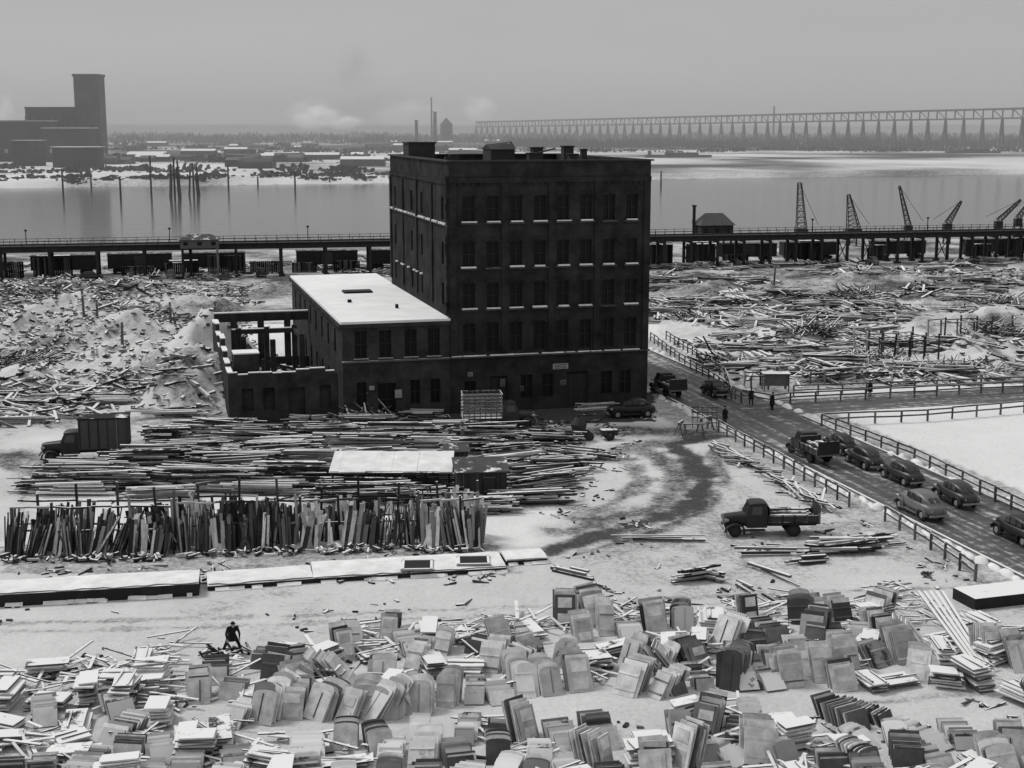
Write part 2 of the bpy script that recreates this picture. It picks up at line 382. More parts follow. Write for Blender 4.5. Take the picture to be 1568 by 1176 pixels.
# ploughed snow ridge along the kerbs
rnd.seed(5);b=B()
for base,off,t0,t1 in((st_l0,.7,-95,90),(st_r0,-.7,-80,tcs-8)):
    t=t0
    while t<t1:
        l=rnd.uniform(.5,1.6)
        if rnd.random()<.8:
            p=bx(streetpt(base,t),off+rnd.gauss(0,.15),0);r_=rnd.uniform(.15,.42)
            V=[];nn=8
            for (sc_,z_) in((1,0),(.8,.45),(.4,.8)):
                for j in range(nn):
                    a=6.283*j/nn;V.append((p[0]+math.cos(a)*r_*sc_*1.3*rnd.uniform(.8,1.2),p[1]+math.sin(a)*l*.7*sc_,z_*r_))
            b.add(V,[(i*nn+j,i*nn+(j+1)%nn,(i+1)*nn+(j+1)%nn,(i+1)*nn+j) for i in range(2) for j in range(nn)]+[tuple(range(2*nn,3*nn))])
        t+=l
b.obj('snow_bank',['psnow'],60)
# ------------------------------------------------------------------ fences
def fence(pts,h=1.15,sp=2.6,rails=2,mt='fence',t=.11):
    b=B()
    for (x1,y1),(x2,y2) in zip(pts[:-1],pts[1:]):
        Ln=math.hypot(x2-x1,y2-y1);k=max(1,int(Ln/sp))
        for i in range(k+1):
            x=x1+(x2-x1)*i/k;y=y1+(y2-y1)*i/k;z=H1(x,y)
            b.box((x,y,z+h/2-.1),(.16,.16,h+.25),yaw(rnd.uniform(-.2,.2))@pit(rnd.uniform(-.05,.05)))
            if i<k:
                xa=x1+(x2-x1)*(i+1)/k;ya=y1+(y2-y1)*(i+1)/k;za=H1(xa,ya)
                for r in range(rails):
                    zz=h*(1-r*.42)+rnd.uniform(-.04,.04)
                    b.beam((x,y,z+zz),(xa,ya,za+zz+rnd.uniform(-.04,.04)),t*.6,t*1.4)
    return b.obj('rail_fence',[mt])
fence([G(1100,662),G(1200,718),G(1300,776)],sp=2.0)
fence([G(1355,798),G(1425,842),G(1493,890)],sp=2.0)
fence([G(1258,652),G(1400,707),G(1500,757),G(1600,805)],sp=2.2)
fence([G(1258,652),G(1420,645),G(1568,632),G(1660,626)],sp=2.6)
fence([G(1120,612),G(1180,622),G(1210,618),G(1400,609),G(1568,600),G(1660,596)],sp=2.6)
fence([G(1215,607),G(1400,600),G(1568,592),G(1660,588)],sp=2.6)
fence([G(996,522),G(1040,555),G(1085,582),G(1135,618)],sp=2.2)
fence([G(1020,520),G(1060,545),G(1110,580),G(1120,612)],sp=2.2)
# ------------------------------------------------------------------ buildings
def wall(b,x0,x1,z0,z1,y,ops,m=0,th=.35,glass=None,frames=None,T=None):
    """wall in local XZ plane at y (outer face), openings (xa,xb,za,zb)"""
    T=T or (lambda x,y,z:(x,y,z))
    cx=sorted({x0,x1,*[o[0] for o in ops],*[o[1] for o in ops]});cz=sorted({z0,z1,*[o[2] for o in ops],*[o[3] for o in ops]})
    for xa,xb in zip(cx[:-1],cx[1:]):
        for za,zb in zip(cz[:-1],cz[1:]):
            mx_,mz=(xa+xb)/2,(za+zb)/2
            if any(o[0]<mx_<o[1] and o[2]<mz<o[3] for o in ops): continue
            b.quad(T(xa,y,za),T(xb,y,za),T(xb,y,zb),T(xa,y,zb),m)
    for (xa,xb,za,zb) in ops:
        for p,q in(((xa,za),(xb,za)),((xb,za),(xb,zb)),((xb,zb),(xa,zb)),((xa,zb),(xa,za))):
            b.quad(T(p[0],y,p[1]),T(q[0],y,q[1]),T(q[0],y+th,q[1]),T(p[0],y+th,p[1]),m)
        if glass is not None:
            yy=y+th-.05
            glass.quad(T(xa,yy,za),T(xb,yy,za),T(xb,yy,zb),T(xa,yy,zb),0)
        if frames is not None:
            yy=y+th-.12;wv=.07
            def bar(ax_,az,bx_,bz):
                p=np.array(T(ax_,yy,az));q=np.array(T(bx_,yy,bz));frames.beam(p,q,wv,wv)
            bar(xa,za+.04,xb,za+.04);bar(xa,zb-.04,xb,zb-.04);bar(xa+.04,za,xa+.04,zb);bar(xb-.04,za,xb-.04,zb)
            bar(xa,(za+zb)/2,xb,(za+zb)/2);bar((xa+xb)/2,za,(xa+xb)/2,zb)
A0=G(690,634)
BW_,BL,BH=20.6,32.0,24.6
bld=empty('brick_warehouse',(A0[0],A0[1],0),YB)
wb=B();gl=B();fr_=B();sl_=B();tr=B()
floors=[(5.95,3.0),(10.3,2.6),(14.35,2.6),(18.75,2.6)]
bays=[];mg=.75
bw2=(BW_-2*mg)/4
for i in range(4):
    cxx=mg+bw2*(i+.5)
    bays+= [cxx-1.2,cxx+1.2]
ops=[(x-.62,x+.62,z+.12,z+h) for z,h in floors for x in bays]
gops=[(1.4,2.6,.9,3.2),(4.0,5.8,.1,3.6),(7.2,8.4,1.2,3.6),(9.4,10.6,1.2,3.6),(12,14.2,.1,3.7),(15.6,16.8,1.2,3.6),(17.6,18.8,1.2,3.6)]
wall(wb,0,BW_,0,BH,0,ops+gops,0,glass=gl,frames=fr_)
TL=lambda x,y,z:(y,BL-x,z)
lops=[]
for z,h in floors[2:]+[(10.3,2.6)]:
    for x in (3,8,13,18.5,24,29): lops.append((x-.5,x+.5,z+.2,z+h-.2))
wall(wb,0,BL,0,BH,0,lops,0,T=TL,glass=gl,frames=fr_)
TR_=lambda x,y,z:(BW_-y,x,z)
rops=[(x-.6,x+.6,z+.12,z+h) for z,h in floors for x in (3,7,11,15,19,23,27,30)]
wall(wb,0,BL,0,BH,0,rops,0,T=TR_,glass=gl,frames=fr_)
TB=lambda x,y,z:(BW_-x,BL-y,z)
wall(wb,0,BW_,0,BH,0,ops,0,T=TB,glass=gl,frames=fr_)
roofz=BH-1.0
rf=B();rf.box((BW_/2,BL/2,roofz-.1),(BW_-.02,BL-.02,.2));rf.obj('roof',['tar'],parent=bld)
cp=B()
cp.box((BW_/2,.13,BH+.08),(BW_+.5,.66,.16));cp.box((BW_/2,BL-.15,BH+.08),(BW_+.5,.6,.16))
for i in range(4):
    y0=.47+i*(BL-.95)/4;y1=.47+(i+1)*(BL-.95)/4
    cp.box((.1,(y0+y1)/2,BH+.08),(.6,y1-y0-.01,.16));cp.box((BW_-.1,(y0+y1)/2,BH+.08),(.6,y1-y0-.01,.16))
cp.obj('coping',['steel'],parent=bld)
ip=B();ip.box((BW_/2,.2,BH-.5),(BW_-.1,.36,1.0));ip.box((.2,BL/2,BH-.5),(.36,BL-.5,1));ip.box((BW_-.2,BL/2,BH-.5),(.36,BL-.5,1));ip.obj('parapet',['brick'],parent=bld)
for i in range(5):
    x=mg+bw2*i; x={0:.36,4:BW_-.36}.get(i,x)
    tr.box((x,-.08,(5.75+22.6)/2),(.66,.16,22.6-5.75),m=0)
tr.box((BW_/2,-.1,22.85),(BW_,.2,.5),m=0)
for i in range(30): tr.box((.35+i*(BW_-.7)/29,-.07,22.45),(.22,.14,.28),m=0)
for x in bays:
    for z,h in floors:
        for j in range(5):
            a=(j-2)*.3
            tr.box((x+math.sin(a)*1.15,-.05,z+h+.12+ (math.cos(a)-1)*1.1+.12),(.36,.10,.2),rol(a),m=0)
for y in (.4,8,16,24,31.6):
    tr.box((-.08,y,12.3+4),(.16,.7,12),m=0)
rnd.seed(19)
z=9.8
while z<23:
    h=rnd.uniform(.25,.6);tr.box((-.15-.0,.35,z+h/2),(rnd.uniform(.1,.5),.5,h*.9));z+=h
tr.box((-.06,BL/2,22.6),(.12,BL,.35),m=0)
tr.obj('pilasters',['brick'],parent=bld)
sn=B();rnd.seed(17)
for z,h in floors[1:]:
    for x in bays:
        sl_.box((x,-.12,z-.02),(1.62,.42,.16))
        if rnd.random()<.88: sn.box((x+rnd.uniform(-.08,.08),-.13,z+.12),(rnd.uniform(1.0,1.55),.34,rnd.uniform(.08,.18)))
sl_.box((BW_/2,-.14,5.62),(BW_+.2,.28,.16));
x=.1
while x<BW_-1:
    l=rnd.uniform(.8,2.6);sn.box((x+l/2,-.14,5.75),(l,.24,rnd.uniform(.06,.12)));x+=l+rnd.uniform(0,.5)
for y in np.arange(.5,31.5,.8):
    if rnd.random()<.6: sn.box((-.13,y,18.62),(.24,.4,.18))
    if rnd.random()<.25: sn.box((-.13,y,12.62),(.24,.4,.16))
sn.obj('sill_snow',['psnow'],parent=bld)
sl_.box((-.09,BL/2,18.46),(.18,BL,.12))
sl_.obj('window_sills',['trim'],parent=bld)
wb.obj('walls',['brick'],parent=bld)
gl.obj('windows',['glass'],parent=bld);fr_.obj('window_frames',['frame'],parent=bld)
ph=B();ph.box((1.9,24,roofz+1.25),(3.0,3.2,2.5));ph.box((1.9,24,roofz+2.58),(3.3,3.5,.16));ph.box((3.2,12,roofz+.7),(.9,.9,1.4));ph.box((3.2,12,roofz+1.46),(1.1,1.1,.12))
ph.box((.9,4.5,roofz+.7),(.6,.6,1.4));ph.box((8.3,13,roofz+1.0),(2.6,3.5,2.0))
ph.add([(6.9,11,roofz+2.0),(9.7,11,roofz+2.0),(9.7,15,roofz+2.0),(6.9,15,roofz+2.0),(6.9,13,roofz+2.5),(9.7,13,roofz+2.8)],[(0,1,5,4),(2,3,4,5),(1,2,5),(3,0,4)])
for x,y,s1,s2 in((10.6,8,1.0,1.6),(12.2,12,1.1,2.1),(14.6,7,.9,1.5),(16.2,14,1.1,2.2),(17.4,12,.6,1.9)):
    ph.box((x,y,roofz+s2/2),(s1,s1,s2));ph.box((x,y,roofz+s2+.06),(s1+.2,s1+.2,.12))
ph.beam((11.6,9,roofz+1.7),(13.3,9,roofz+2.1),.5,.12)
ph.obj('rooftop_penthouses',['steel'],parent=bld)
dr=B()
for x0,x1 in((4.0,5.8),(12,14.2)):
    dr.box(((x0+x1)/2,.28,1.75),(x1-x0-.1,.06,3.3));
    for k in range(4): dr.box((x0+.3+k*(x1-x0-.6)/3,.235,1.6),(.06,.04,2.8))
dr.obj('doors',['frame'],parent=bld)
sg=B()
for x,z,w_,h_ in((11.3,4.3,1.6,.55),(5.3,2.9,.5,.7),(11.6,2.6,.6,.5),(2.0,3.9,.5,.4),(7.3,2.2,.4,.5)):
    sg.box((x,-.05,z),(w_,.06,h_));
    for k in range(3): sg.box((x,-.085,z-h_*.3+k*h_*.3),(w_*.8,.006,h_*.12),m=1)
sg.obj('wall_signs',['woodl','tire'],parent=bld)
# annex
AW,AL,AH=10.6,44.0,9.4
AX0=-AW
anx=empty('brick_annex',(A0[0],A0[1],0),YB)
wb=B();gl=B();fr_=B();sl_=B()
aops=[(AX0+x-.6,AX0+x+.6,5.95,8.6) for x in (1.8,4.2,6.7,9.0)]
aops+=[(AX0+1.3,AX0+2.3,1.2,3.6),(AX0+3.4,AX0+5.2,.1,3.4),(AX0+6.6,AX0+7.6,1.2,3.6),(AX0+8.6,AX0+9.6,1.2,3.6)]
wall(wb,AX0,-.01,0,AH,.02,aops,0,glass=gl,frames=fr_)
TLa=lambda x,y,z:(AX0+y,AL-x,z)
wall(wb,.02,AL-.02,0,AH,0,[(x-.6,x+.6,5.9,8.2) for x in np.arange(4,43,5)]+[(x-.6,x+.6,1.2,3.6) for x in np.arange(4,43,5)],0,T=TLa,glass=gl,frames=fr_)
TBa=lambda x,y,z:(-x,AL-y,z)
wall(wb,.01,AW,0,AH,0,[],0,T=TBa)
wb.obj('walls',['brick2'],parent=anx);gl.obj('windows',['glass'],parent=anx);fr_.obj('window_frames',['frame'],parent=anx)
r=B();r.box((AX0/2,AL/2,AH+.03),(AW+.3,AL+.3,.24));r.obj('roof',['rsnow'],parent=anx)
r=B();r.box((AX0/2-.1,-.16,AH-.28),(AW+.2,.3,.34));r.box((AX0-.16,AL/2,AH-.28),(.3,AL+.2,.34));r.obj('cornice',['brick2'],parent=anx)
r=B();r.box((AX0+5.2,24,AH+.22),(3.2,2.0,.3));r.box((AX0+7,9,AH+.3),(.3,.3,.5));r.box((AX0+3,15,AH+.25),(.4,.4,.4));r.obj('skylight',['glass'],parent=anx)
r=B();r.box((AX0/2,-.12,5.62),(AW+.1,.24,.16));
for o_ in aops[:4]: r.box(((o_[0]+o_[1])/2,-.1,5.86),(1.5,.3,.1))
r.obj('window_sills',['sill'],parent=anx)
r=B();r.box((AX0+5.4,-.04,2.3),(.7,.05,.8));r.box((AX0+2.8,-.04,3.0),(.5,.05,.4));r.obj('wall_signs',['woodl'],parent=anx)
# ruin left of annex: open shell with standing columns and lintels
ru=empty('ruined_brick_shell',(A0[0],A0[1],0),YB)
wb=B();X0=AX0-10.8
rm_ops=[(X0+x,X0+x+1.1,1.2,3.4) for x in (1.2,3.2,8.6)]+[(X0+5.6,X0+7.2,.05,3.3)]
wall(wb,X0,AX0-.4,0,4.6,.5,rm_ops,0,th=.4)
for o_ in rm_ops: wb.box(((o_[0]+o_[1])/2,1.0,(o_[2]+o_[3])/2),(o_[1]-o_[0]+.1,.08,o_[3]-o_[2]+.1))
x=X0;rnd.seed(18)
while x<AX0-1.2:
    l=rnd.uniform(.7,1.6);hh=rnd.uniform(.05,.5);wb.box((x+l/2,.71,4.6+hh/2),(l,.38,hh));wb.box((x+l/2,.71,4.6+hh+.04),(l*.96,.34,.08),m=1);x+=l
y0=.95
for i,hh in enumerate((4.9,5.3,6.0,6.8,5.4,6.2,7.0,6.6)):
    wb.box((X0+.2,y0+1.6,hh/2),(.42,3.2,hh));wb.box((X0+.2,y0+1.6,hh+.05),(.5,3.2,.1),m=1);y0+=3.2
for x in (X0+2.4,X0+5.4,X0+8.4):
    for y in (13,20): wb.box((x,y,3.2),(.55,.55,6.4+rnd.uniform(-.8,.8)))
    wb.box((x,27.2,3.6),(.7,.6,7.2))
wb.box((X0+5,20,6.1),(6.6,.3,.5));wb.box((X0+5,20,6.39),(6.6,.34,.08),m=1)
wb.box((X0+8.4,16.5,6.15),(.3,6.4,.4));wb.box((X0+2.4,23.5,5.4),(.3,6.4,.35))
wb.box((X0+2,5,3.1),(2.4,2.2,6.2));wb.box((X0+2,5,6.25),(2.5,2.3,.12),m=1)
wb.box((X0+5.5,27.5,6.7),(10.5,.4,1.0));wb.box((X0+5.5,27.5,7.25),(10.6,.5,.12),m=1)
wb.box((X0+5.5,27.5,1.0),(10.5,.38,2.0));wb.box((X0+4,9,2.4),(.3,.3,4.8));wb.beam((X0+4,9,4.6),(X0+8,10,3.2),.25)
wb.obj('walls',['brick2','rsnow'],parent=ru)
rb_=B()
for i in range(620):
    x=rnd.uniform(X0+.6,AX0-.6);y=rnd.uniform(2,26);rb_.box((x,y,rnd.uniform(0,1.5)),(rnd.uniform(.2,1.6),rnd.uniform(.1,.5),rnd.uniform(.1,.4)),yaw(rnd.uniform(0,3))@pit(rnd.uniform(-.4,.4)))
rb_.obj('rubble',['rubble'],parent=ru)
# ------------------------------------------------------------------ lumber piles
def pile(b,x,y,ang,L_,w_,n,jit=.12,th=(.06,.25),mats=(0,)):
    z0=H1(x,y);R=yaw(ang);per=max(1,int(w_/.3))
    for i in range(n):
        la=i//per
        t=rnd.uniform(*th)
        off=R@np.array((rnd.gauss(0,.08*L_),rnd.uniform(-w_/2,w_/2)*(1-.04*la),0))
        l=L_*rnd.uniform(.45,1.1)
        b.box((x+off[0],y+off[1],z0+.1+la*.16+rnd.uniform(0,.1)),(l,t*rnd.uniform(1,2),t),yaw(ang+rnd.gauss(0,jit))@rol(rnd.gauss(0,jit*.4)),rnd.choice(mats))
def field(name,poly,npile,nb,mats,angs,L_=(3.5,8),jit=.25,seed=1,small=False,pp=.5):
    rnd.seed(seed);b=B()
    xs_=[p[0] for p in poly];ys_=[p[1] for p in poly];c=0
    while c<npile:
        x=rnd.uniform(min(xs_),max(xs_));y=rnd.uniform(min(ys_),max(ys_))
        if not inpoly(np.array([x]),np.array([y]),poly)[0]: continue
        c+=1
        if f1(x*.09,y*.09)<.36: continue
        if not small and rnd.random()<pp: pile(b,x,y,rnd.choice(angs)+rnd.gauss(0,.15),rnd.uniform(*L_),rnd.uniform(1.2,3.2),rnd.randint(*nb),jit=rnd.uniform(.03,jit),mats=range(len(mats)))
        else:
            for i in range(rnd.randint(5,14)):
                xx=x+rnd.gauss(0,2);yy=y+rnd.gauss(0,2);t=rnd.uniform(.08,.3)
                b.box((xx,yy,H1(xx,yy)+rnd.uniform(.0,.45)),((rnd.uniform(.2,1.0) if small else rnd.uniform(1.0,4)),t*1.4,t),yaw(rnd.uniform(0,3.14))@rol(rnd.gauss(0,.22))@pit(rnd.gauss(0,.2)),rnd.randrange(len(mats)))
    return b.obj(name,mats)
FM=['wood','woodd','woodl','woodl']
field('lumber_field',P((1005,405),(1640,400),(1640,500),(1150,520),(1010,490)),430,(10,28),FM,[.25,.35,-.2,1.8],seed=2,jit=.14,pp=.68)
field('lumber_field',P((1080,480),(1640,470),(1640,585),(1170,595),(1050,530)),260,(10,30),FM,[.15,.25,-.3,1.8],seed=3,jit=.14,pp=.65)
field('lumber_field',P((-60,440),(370,425),(365,490),(180,500),(-60,500)),90,(5,14),FM,[.1,-.3,.8,2.4],seed=4)
field('lumber_field',P((-60,600),(200,595),(300,625),(370,640),(-60,650)),60,(6,14),FM,[.1,-.3,.2],seed=24)
field('rubble_heap',P((-60,440),(370,425),(370,600),(370,640),(200,640),(-60,640)),520,(5,14),['rubble','wood','rubble','woodl'],[.1],seed=6,small=True)
field('rubble_heap',P((1010,420),(1640,410),(1640,585),(1150,595),(1050,540)),200,(5,14),['rubble','wood','woodl'],[.1],seed=8,small=True)
field('lumber_field',P((0,400),(600,398),(600,425),(0,445)),90,(5,14),['wood','woodd','woodl'],[.1,.3,1.2],seed=5)
def orderly(lst,mats,seed,k=1.0):
    rnd.seed(seed)
    for (u,v,L_,w_,n,a) in lst:
        b=B();x,y=G(u,v)
        pile(b,x,y,a,L_,w_,int(n*k),jit=rnd.uniform(.03,.10),th=(.06,.18),mats=range(len(mats)));b.obj('lumber_pile',mats)
orderly([(170,622,5,1.6,30,-.05),(40,625,4,1.6,24,.1),(340,668,6,2.0,60,.02),(235,722,7,2.6,100,.08),(130,732,7,2.4,70,-.05),(290,700,6,2.4,70,.15),
 (360,724,7,3,110,-.02),(425,700,6,3,90,.1),(330,750,8,2.5,90,.0),(440,745,7,2.5,90,.05),(250,748,5,2.4,70,-.2),(160,752,7,2.0,60,.05),(80,752,5,1.6,40,.1),(390,675,6,2,50,-.1),(255,676,4,1.6,40,.1),
 (560,690,7,2.5,70,.05),(620,672,7,2.0,50,0),(740,672,7,2,50,0.02),(840,680,5,2,40,-.05),(720,692,5,2.4,60,.05),(780,700,5,2.4,50,.35),(500,672,6,2,50,.05),
 (830,748,6,2.2,50,.45),(850,722,6,2.4,60,.3),(890,700,5,2,30,-.3),(815,770,6,1.8,36,.1),(560,765,8,2.0,50,0),(520,742,6,2.2,60,.1),(640,768,8,1.8,40,.05),(730,785,6,1.6,34,.1),(800,725,5,2,40,.5),
 (650,642,4,1.5,24,0),(560,650,5,1.5,26,.1),(470,648,4,2,26,.2)],['wood','woodd','woodl','wood','woodd'],12,1.0)
orderly([(450,692,5,1.6,40,.05),(465,712,6,1.6,40,.02),(690,664,6,1.4,28,0),(650,684,5,1.6,30,0),(300,657,5,1.3,20,0),(180,626,5,1.3,22,0),(40,648,5,1.3,14,.2),(120,756,6,1.6,26,.02),(240,764,5,1.2,24,.1),(945,617,3.5,1.2,14,.1),(915,628,4.5,1,12,.25),(340,735,5,1.4,24,.05),(560,706,6,1.4,26,.03),(790,712,5,1.2,22,.3),(860,735,5,1.2,20,.35),(400,755,6,1.4,26,0)],['woodl'],14)
orderly([(1285,845,5.0,1.6,26,.14),(1335,836,3.6,1.0,12,.3)],['wood','woodd','woodl'],15)
orderly([(1060,890,3,.8,10,.4),(1085,888,2,.8,8,-.6),(1020,828,6,.5,3,.02),(1170,850,6,.4,3,.05),(880,880,3,.6,4,-.7),(1240,862,3,.6,5,.3),(1140,905,3,.3,3,1.9),(1190,885,4,.3,2,2.2)],['wood','woodd'],16)
b=B();rnd.seed(21)
for i in range(80):
    t=rnd.random();x,y=G(1105+170*t,690+95*t);a=2.0+rnd.gauss(0,.4)
    b.box((x-1.0*rnd.random(),y,.2+rnd.random()*.6),(rnd.uniform(1.0,3.6),.16,.12),yaw(a)@rol(rnd.uniform(-.3,.2)),rnd.randrange(2))
b.obj('timber_heap',['wood','woodl'])
# leaning lumber racks
rnd.seed(31)
def rack(u0,u1,v0,v1,hrange,mats):
    b=B()
    p0=np.array(G(u0,v0));p1=np.array(G(u1,v1));Lr=np.linalg.norm(p1-p0);dx=(p1-p0)/Lr
    back=np.array((-dx[1],dx[0]))
    bays=max(1,int(Lr/1.25))
    for i in range(bays+1):
        for of,hh_ in ((1.3,3.2),(2.9,3.7)):
            p=p0+dx*Lr*i/bays+back*of
            hp=hh_+rnd.uniform(-.3,.6)
            if (i+int(of>2))%2==0: b.beam((*p,0),(p[0]+rnd.gauss(0,.1),p[1],hp),.15,m=0);
            for zz in (1.3,2.9):
                if i<bays:
                    q=p+dx*Lr/bays;b.beam((*p,zz+rnd.gauss(0,.04)),(*q,zz+rnd.gauss(0,.04)),.12,m=0)
    nm=len(mats)
    for row in range(2):
        for i in range(bays):
            den=rnd.choice((1,1,1.3,.12,.5,.8));Hh=rnd.uniform(*hrange);tilt=rnd.gauss(0,.12)
            mm=nm-1 if rnd.random()<.30 else rnd.randrange(nm-1)
            th_=rnd.choice(((.05,.12),(.12,.26),(.1,.2),(.2,.34)))
            if mm==nm-1: th_=(.15,.32)
            fr_off=rnd.uniform(-.5,.3)
            for j in range(int(46*den*(.6 if th_[0]>=.15 else 1))):
                s=(i+rnd.uniform(.06,.94))*Lr/bays;dpt=rnd.uniform(-.8,.5)+row*1.6+fr_off
                l=Hh*rnd.uniform(.6,1.1);lean=rnd.gauss(.56,.08);side=tilt+rnd.gauss(0,.045)
                if rnd.random()<.04: side+=rnd.choice((-.35,.35))
                p=p0+dx*s+back*dpt
                top=np.array((*(p+back*math.sin(lean)*l+dx*math.sin(side)*l),math.cos(lean)*l))
                b.beam((*p,0),top,rnd.uniform(*th_),rnd.uniform(.05,.12),m=mm if rnd.random()<.78 else rnd.randrange(nm))
    for i in range(int(Lr*9)):
        p=p0+dx*rnd.uniform(0,Lr)+back*rnd.uniform(-1.9,-.6);b.box((p[0],p[1],rnd.uniform(.05,.3)),(rnd.uniform(.2,.9),rnd.uniform(.08,.25),rnd.uniform(.06,.2)),yaw(rnd.uniform(0,3.14))@rol(rnd.gauss(0,.3)),rnd.randrange(nm))
    b.obj('leaning_lumber_rack',mats)
M['frost']=mat('frosted_board',.42,.85,.3,2,snow=.9,island=.6)
rack(10,260,850,848,(2.3,3.1),['wood','woodd','bare','woodd','frost'])
rack(265,455,843,838,(2.5,3.4),['bare','woodd','woodd','frost'])
rack(460,640,838,832,(2.2,3.0),['woodd','bare','woodd','frost'])
rack(645,740,838,835,(2.6,3.6),['wood','bare','frost'])
rnd.seed(33);b=B()
for poly,n_ in((P((0,835),(760,830),(840,890),(0,905)),220),(P((840,800),(1350,800),(1500,900),(880,960)),260),(P((0,1000),(1568,920),(1568,1176),(0,1176)),300),(P((400,650),(1000,650),(900,790),(60,790)),500),(P((0,915),(1568,900),(1500,930),(0,990)),50),(P((380,668),(1000,650),(1000,632),(380,645)),260)):
    xs_=[p[0] for p in poly];ys_=[p[1] for p in poly];c=0
    while c<n_:
        x=rnd.uniform(min(xs_),max(xs_));y=rnd.uniform(min(ys_),max(ys_));
        c+=1
        if not inpoly(np.array([x]),np.array([y]),poly)[0] or f1(x*.25,y*.25)<.42: continue
        for q_ in range(rnd.choice((1,1,2,4))):
            b.box((x+rnd.gauss(0,.4),y+rnd.gauss(0,.4),.04),(rnd.uniform(.1,.6)*rnd.choice((1,1,2.5)),rnd.uniform(.05,.2),rnd.uniform(.04,.14)),yaw(rnd.uniform(0,3.14))@rol(rnd.gauss(0,.1)),rnd.randrange(2))
b.obj('scattered_debris',['bare','woodd'])
# low platforms / foundations
def platform(p,q,dep,h,mats,name='loading_platform',seed=1):
    rnd.seed(seed)
    b=B();x1,y1=G(*p);x2,y2=G(*q);L_=math.hypot(x2-x1,y2-y1);a=math.atan2(y2-y1,x2-x1)
    b.box((0+L_/2,dep/2,h/2),(L_,dep,h),m=0)
    nxx=int(L_/.6);nyy=6;V=[];F=[]
    for j in range(nyy+1):
        for i in range(nxx+1):
            xx=i/nxx*L_;yy=j/nyy*dep
            if j==0: yy=-.05+.26*rnd.random()
            if j==nyy: yy=dep+.1*rnd.random()
            V.append((xx,yy,h+.05+.09*f1(xx*.7+seed*9,yy*1.2)*2*(1 if 0<j<nyy else .4)))
    for j in range(nyy):
        for i in range(nxx):
            o_=j*(nxx+1)+i;F.append((o_,o_+1,o_+nxx+2,o_+nxx+1))
    b.add(V,F,1)
    for i in range(int(L_*1.2)):
        b.box((rnd.uniform(0,L_),-.12,.05),(rnd.uniform(.3,1.4),.3,rnd.uniform(.1,.28)*min(1,h*2)),yaw(rnd.gauss(0,.1))@pit(.5),m=rnd.choice((0,1,1)))
    b.obj(name,mats,loc=(x1,y1,0),rz=a)
platform((-40,932),(305,912),2.6,.75,['darkc','psnow'],seed=1)
platform((318,905),(480,893),2.6,.3,['darkc','psnow'],seed=2)
platform((480,893),(775,876),3.2,.3,['darkc','psnow'],seed=3)
platform((775,866),(838,862),2.0,.3,['darkc','psnow'],seed=4)
def pit_(u,v,w_,d_):
    x,y=G(u,v,.45);b=B();a=.05
    b.box((0,0,.5),(w_,d_,.02),m=0)  # flat dark sheet painted as the unlit depth of an open pit
    for sx,sy,lx,ly in((0,-d_/2,w_+.3,.16),(0,d_/2,w_+.3,.16),(-w_/2,0,.16,d_),(w_/2,0,.16,d_)): b.box((sx,sy,.50),(lx,ly,.12),m=1)
    b.obj('painted_pit',['tire','woodl'],loc=(x,y,0),rz=a)
pit_(639,866,1.8,1.9);pit_(725,859,1.9,1.7)
def opensh(u0,u1,v,z0,z1,dep):
    b=B();x1,y1=G(u0,v);x2,_=G(u1,v)
    Lw=x2-x1
    for i in range(6):
        for yy,zz in((0,z0),(dep,z1)): b.box((x1+Lw*i/5,y1+yy,zz/2),(.15,.15,zz),m=0)
    a=math.atan2(z1-z0,dep);b.box((x1+Lw/2,y1+dep/2,(z0+z1)/2+.1),(Lw+.5,math.hypot(dep,z1-z0)+.6,.1),pit(a),m=0)
    x=x1-.25
    while x<x2+.1:
        l=rnd.uniform(.7,1.3);l=min(l,x2+.25-x);b.box((x+l/2,y1+dep/2+rnd.uniform(-.1,.1),(z0+z1)/2+.19+rnd.uniform(-.015,.015)),(l,math.hypot(dep,z1-z0)+rnd.uniform(.3,.7),.1),pit(a),m=1);x+=l+.004
    b.box((x1+Lw/2,y1+dep,.9),(Lw,.08,1.8),m=0)
    for i in range(70): b.box((x1+rnd.uniform(.5,Lw-.5),y1+rnd.uniform(.3,2.5),.15+rnd.random()*1.1),(rnd.uniform(2,5),.15,.12),yaw(rnd.gauss(0,.06)),m=2)
    b.obj('lumber_shed',['woodd','psnow','wood'])
opensh(510,688,757,1.7,2.3,3.4)
def hut(u,v,w_,d_,h,slope=.4,name='tool_shed',mats=('woodd','trim'),rz=.1):
    b=B();x,y=G(u,v);b.box((0,d_/2,h/2),(w_,d_,h),m=0);b.box((0,d_/2,h+.2),(w_+.4,d_+.4,.1),pit(slope*.3),m=1)
    for k in range(int(w_/.35)): b.box((-w_/2+.17+k*.35,-.02,h/2),(.04,.04,h),m=0)
    b.box((w_*.15,-.05,h*.42),(.9,.06,h*.8),m=0)
    b.obj(name,list(mats),loc=(x,y,0),rz=rz)
hut(738,768,3.8,3,2.3)
hut(700,722,1.8,1.6,1.6)
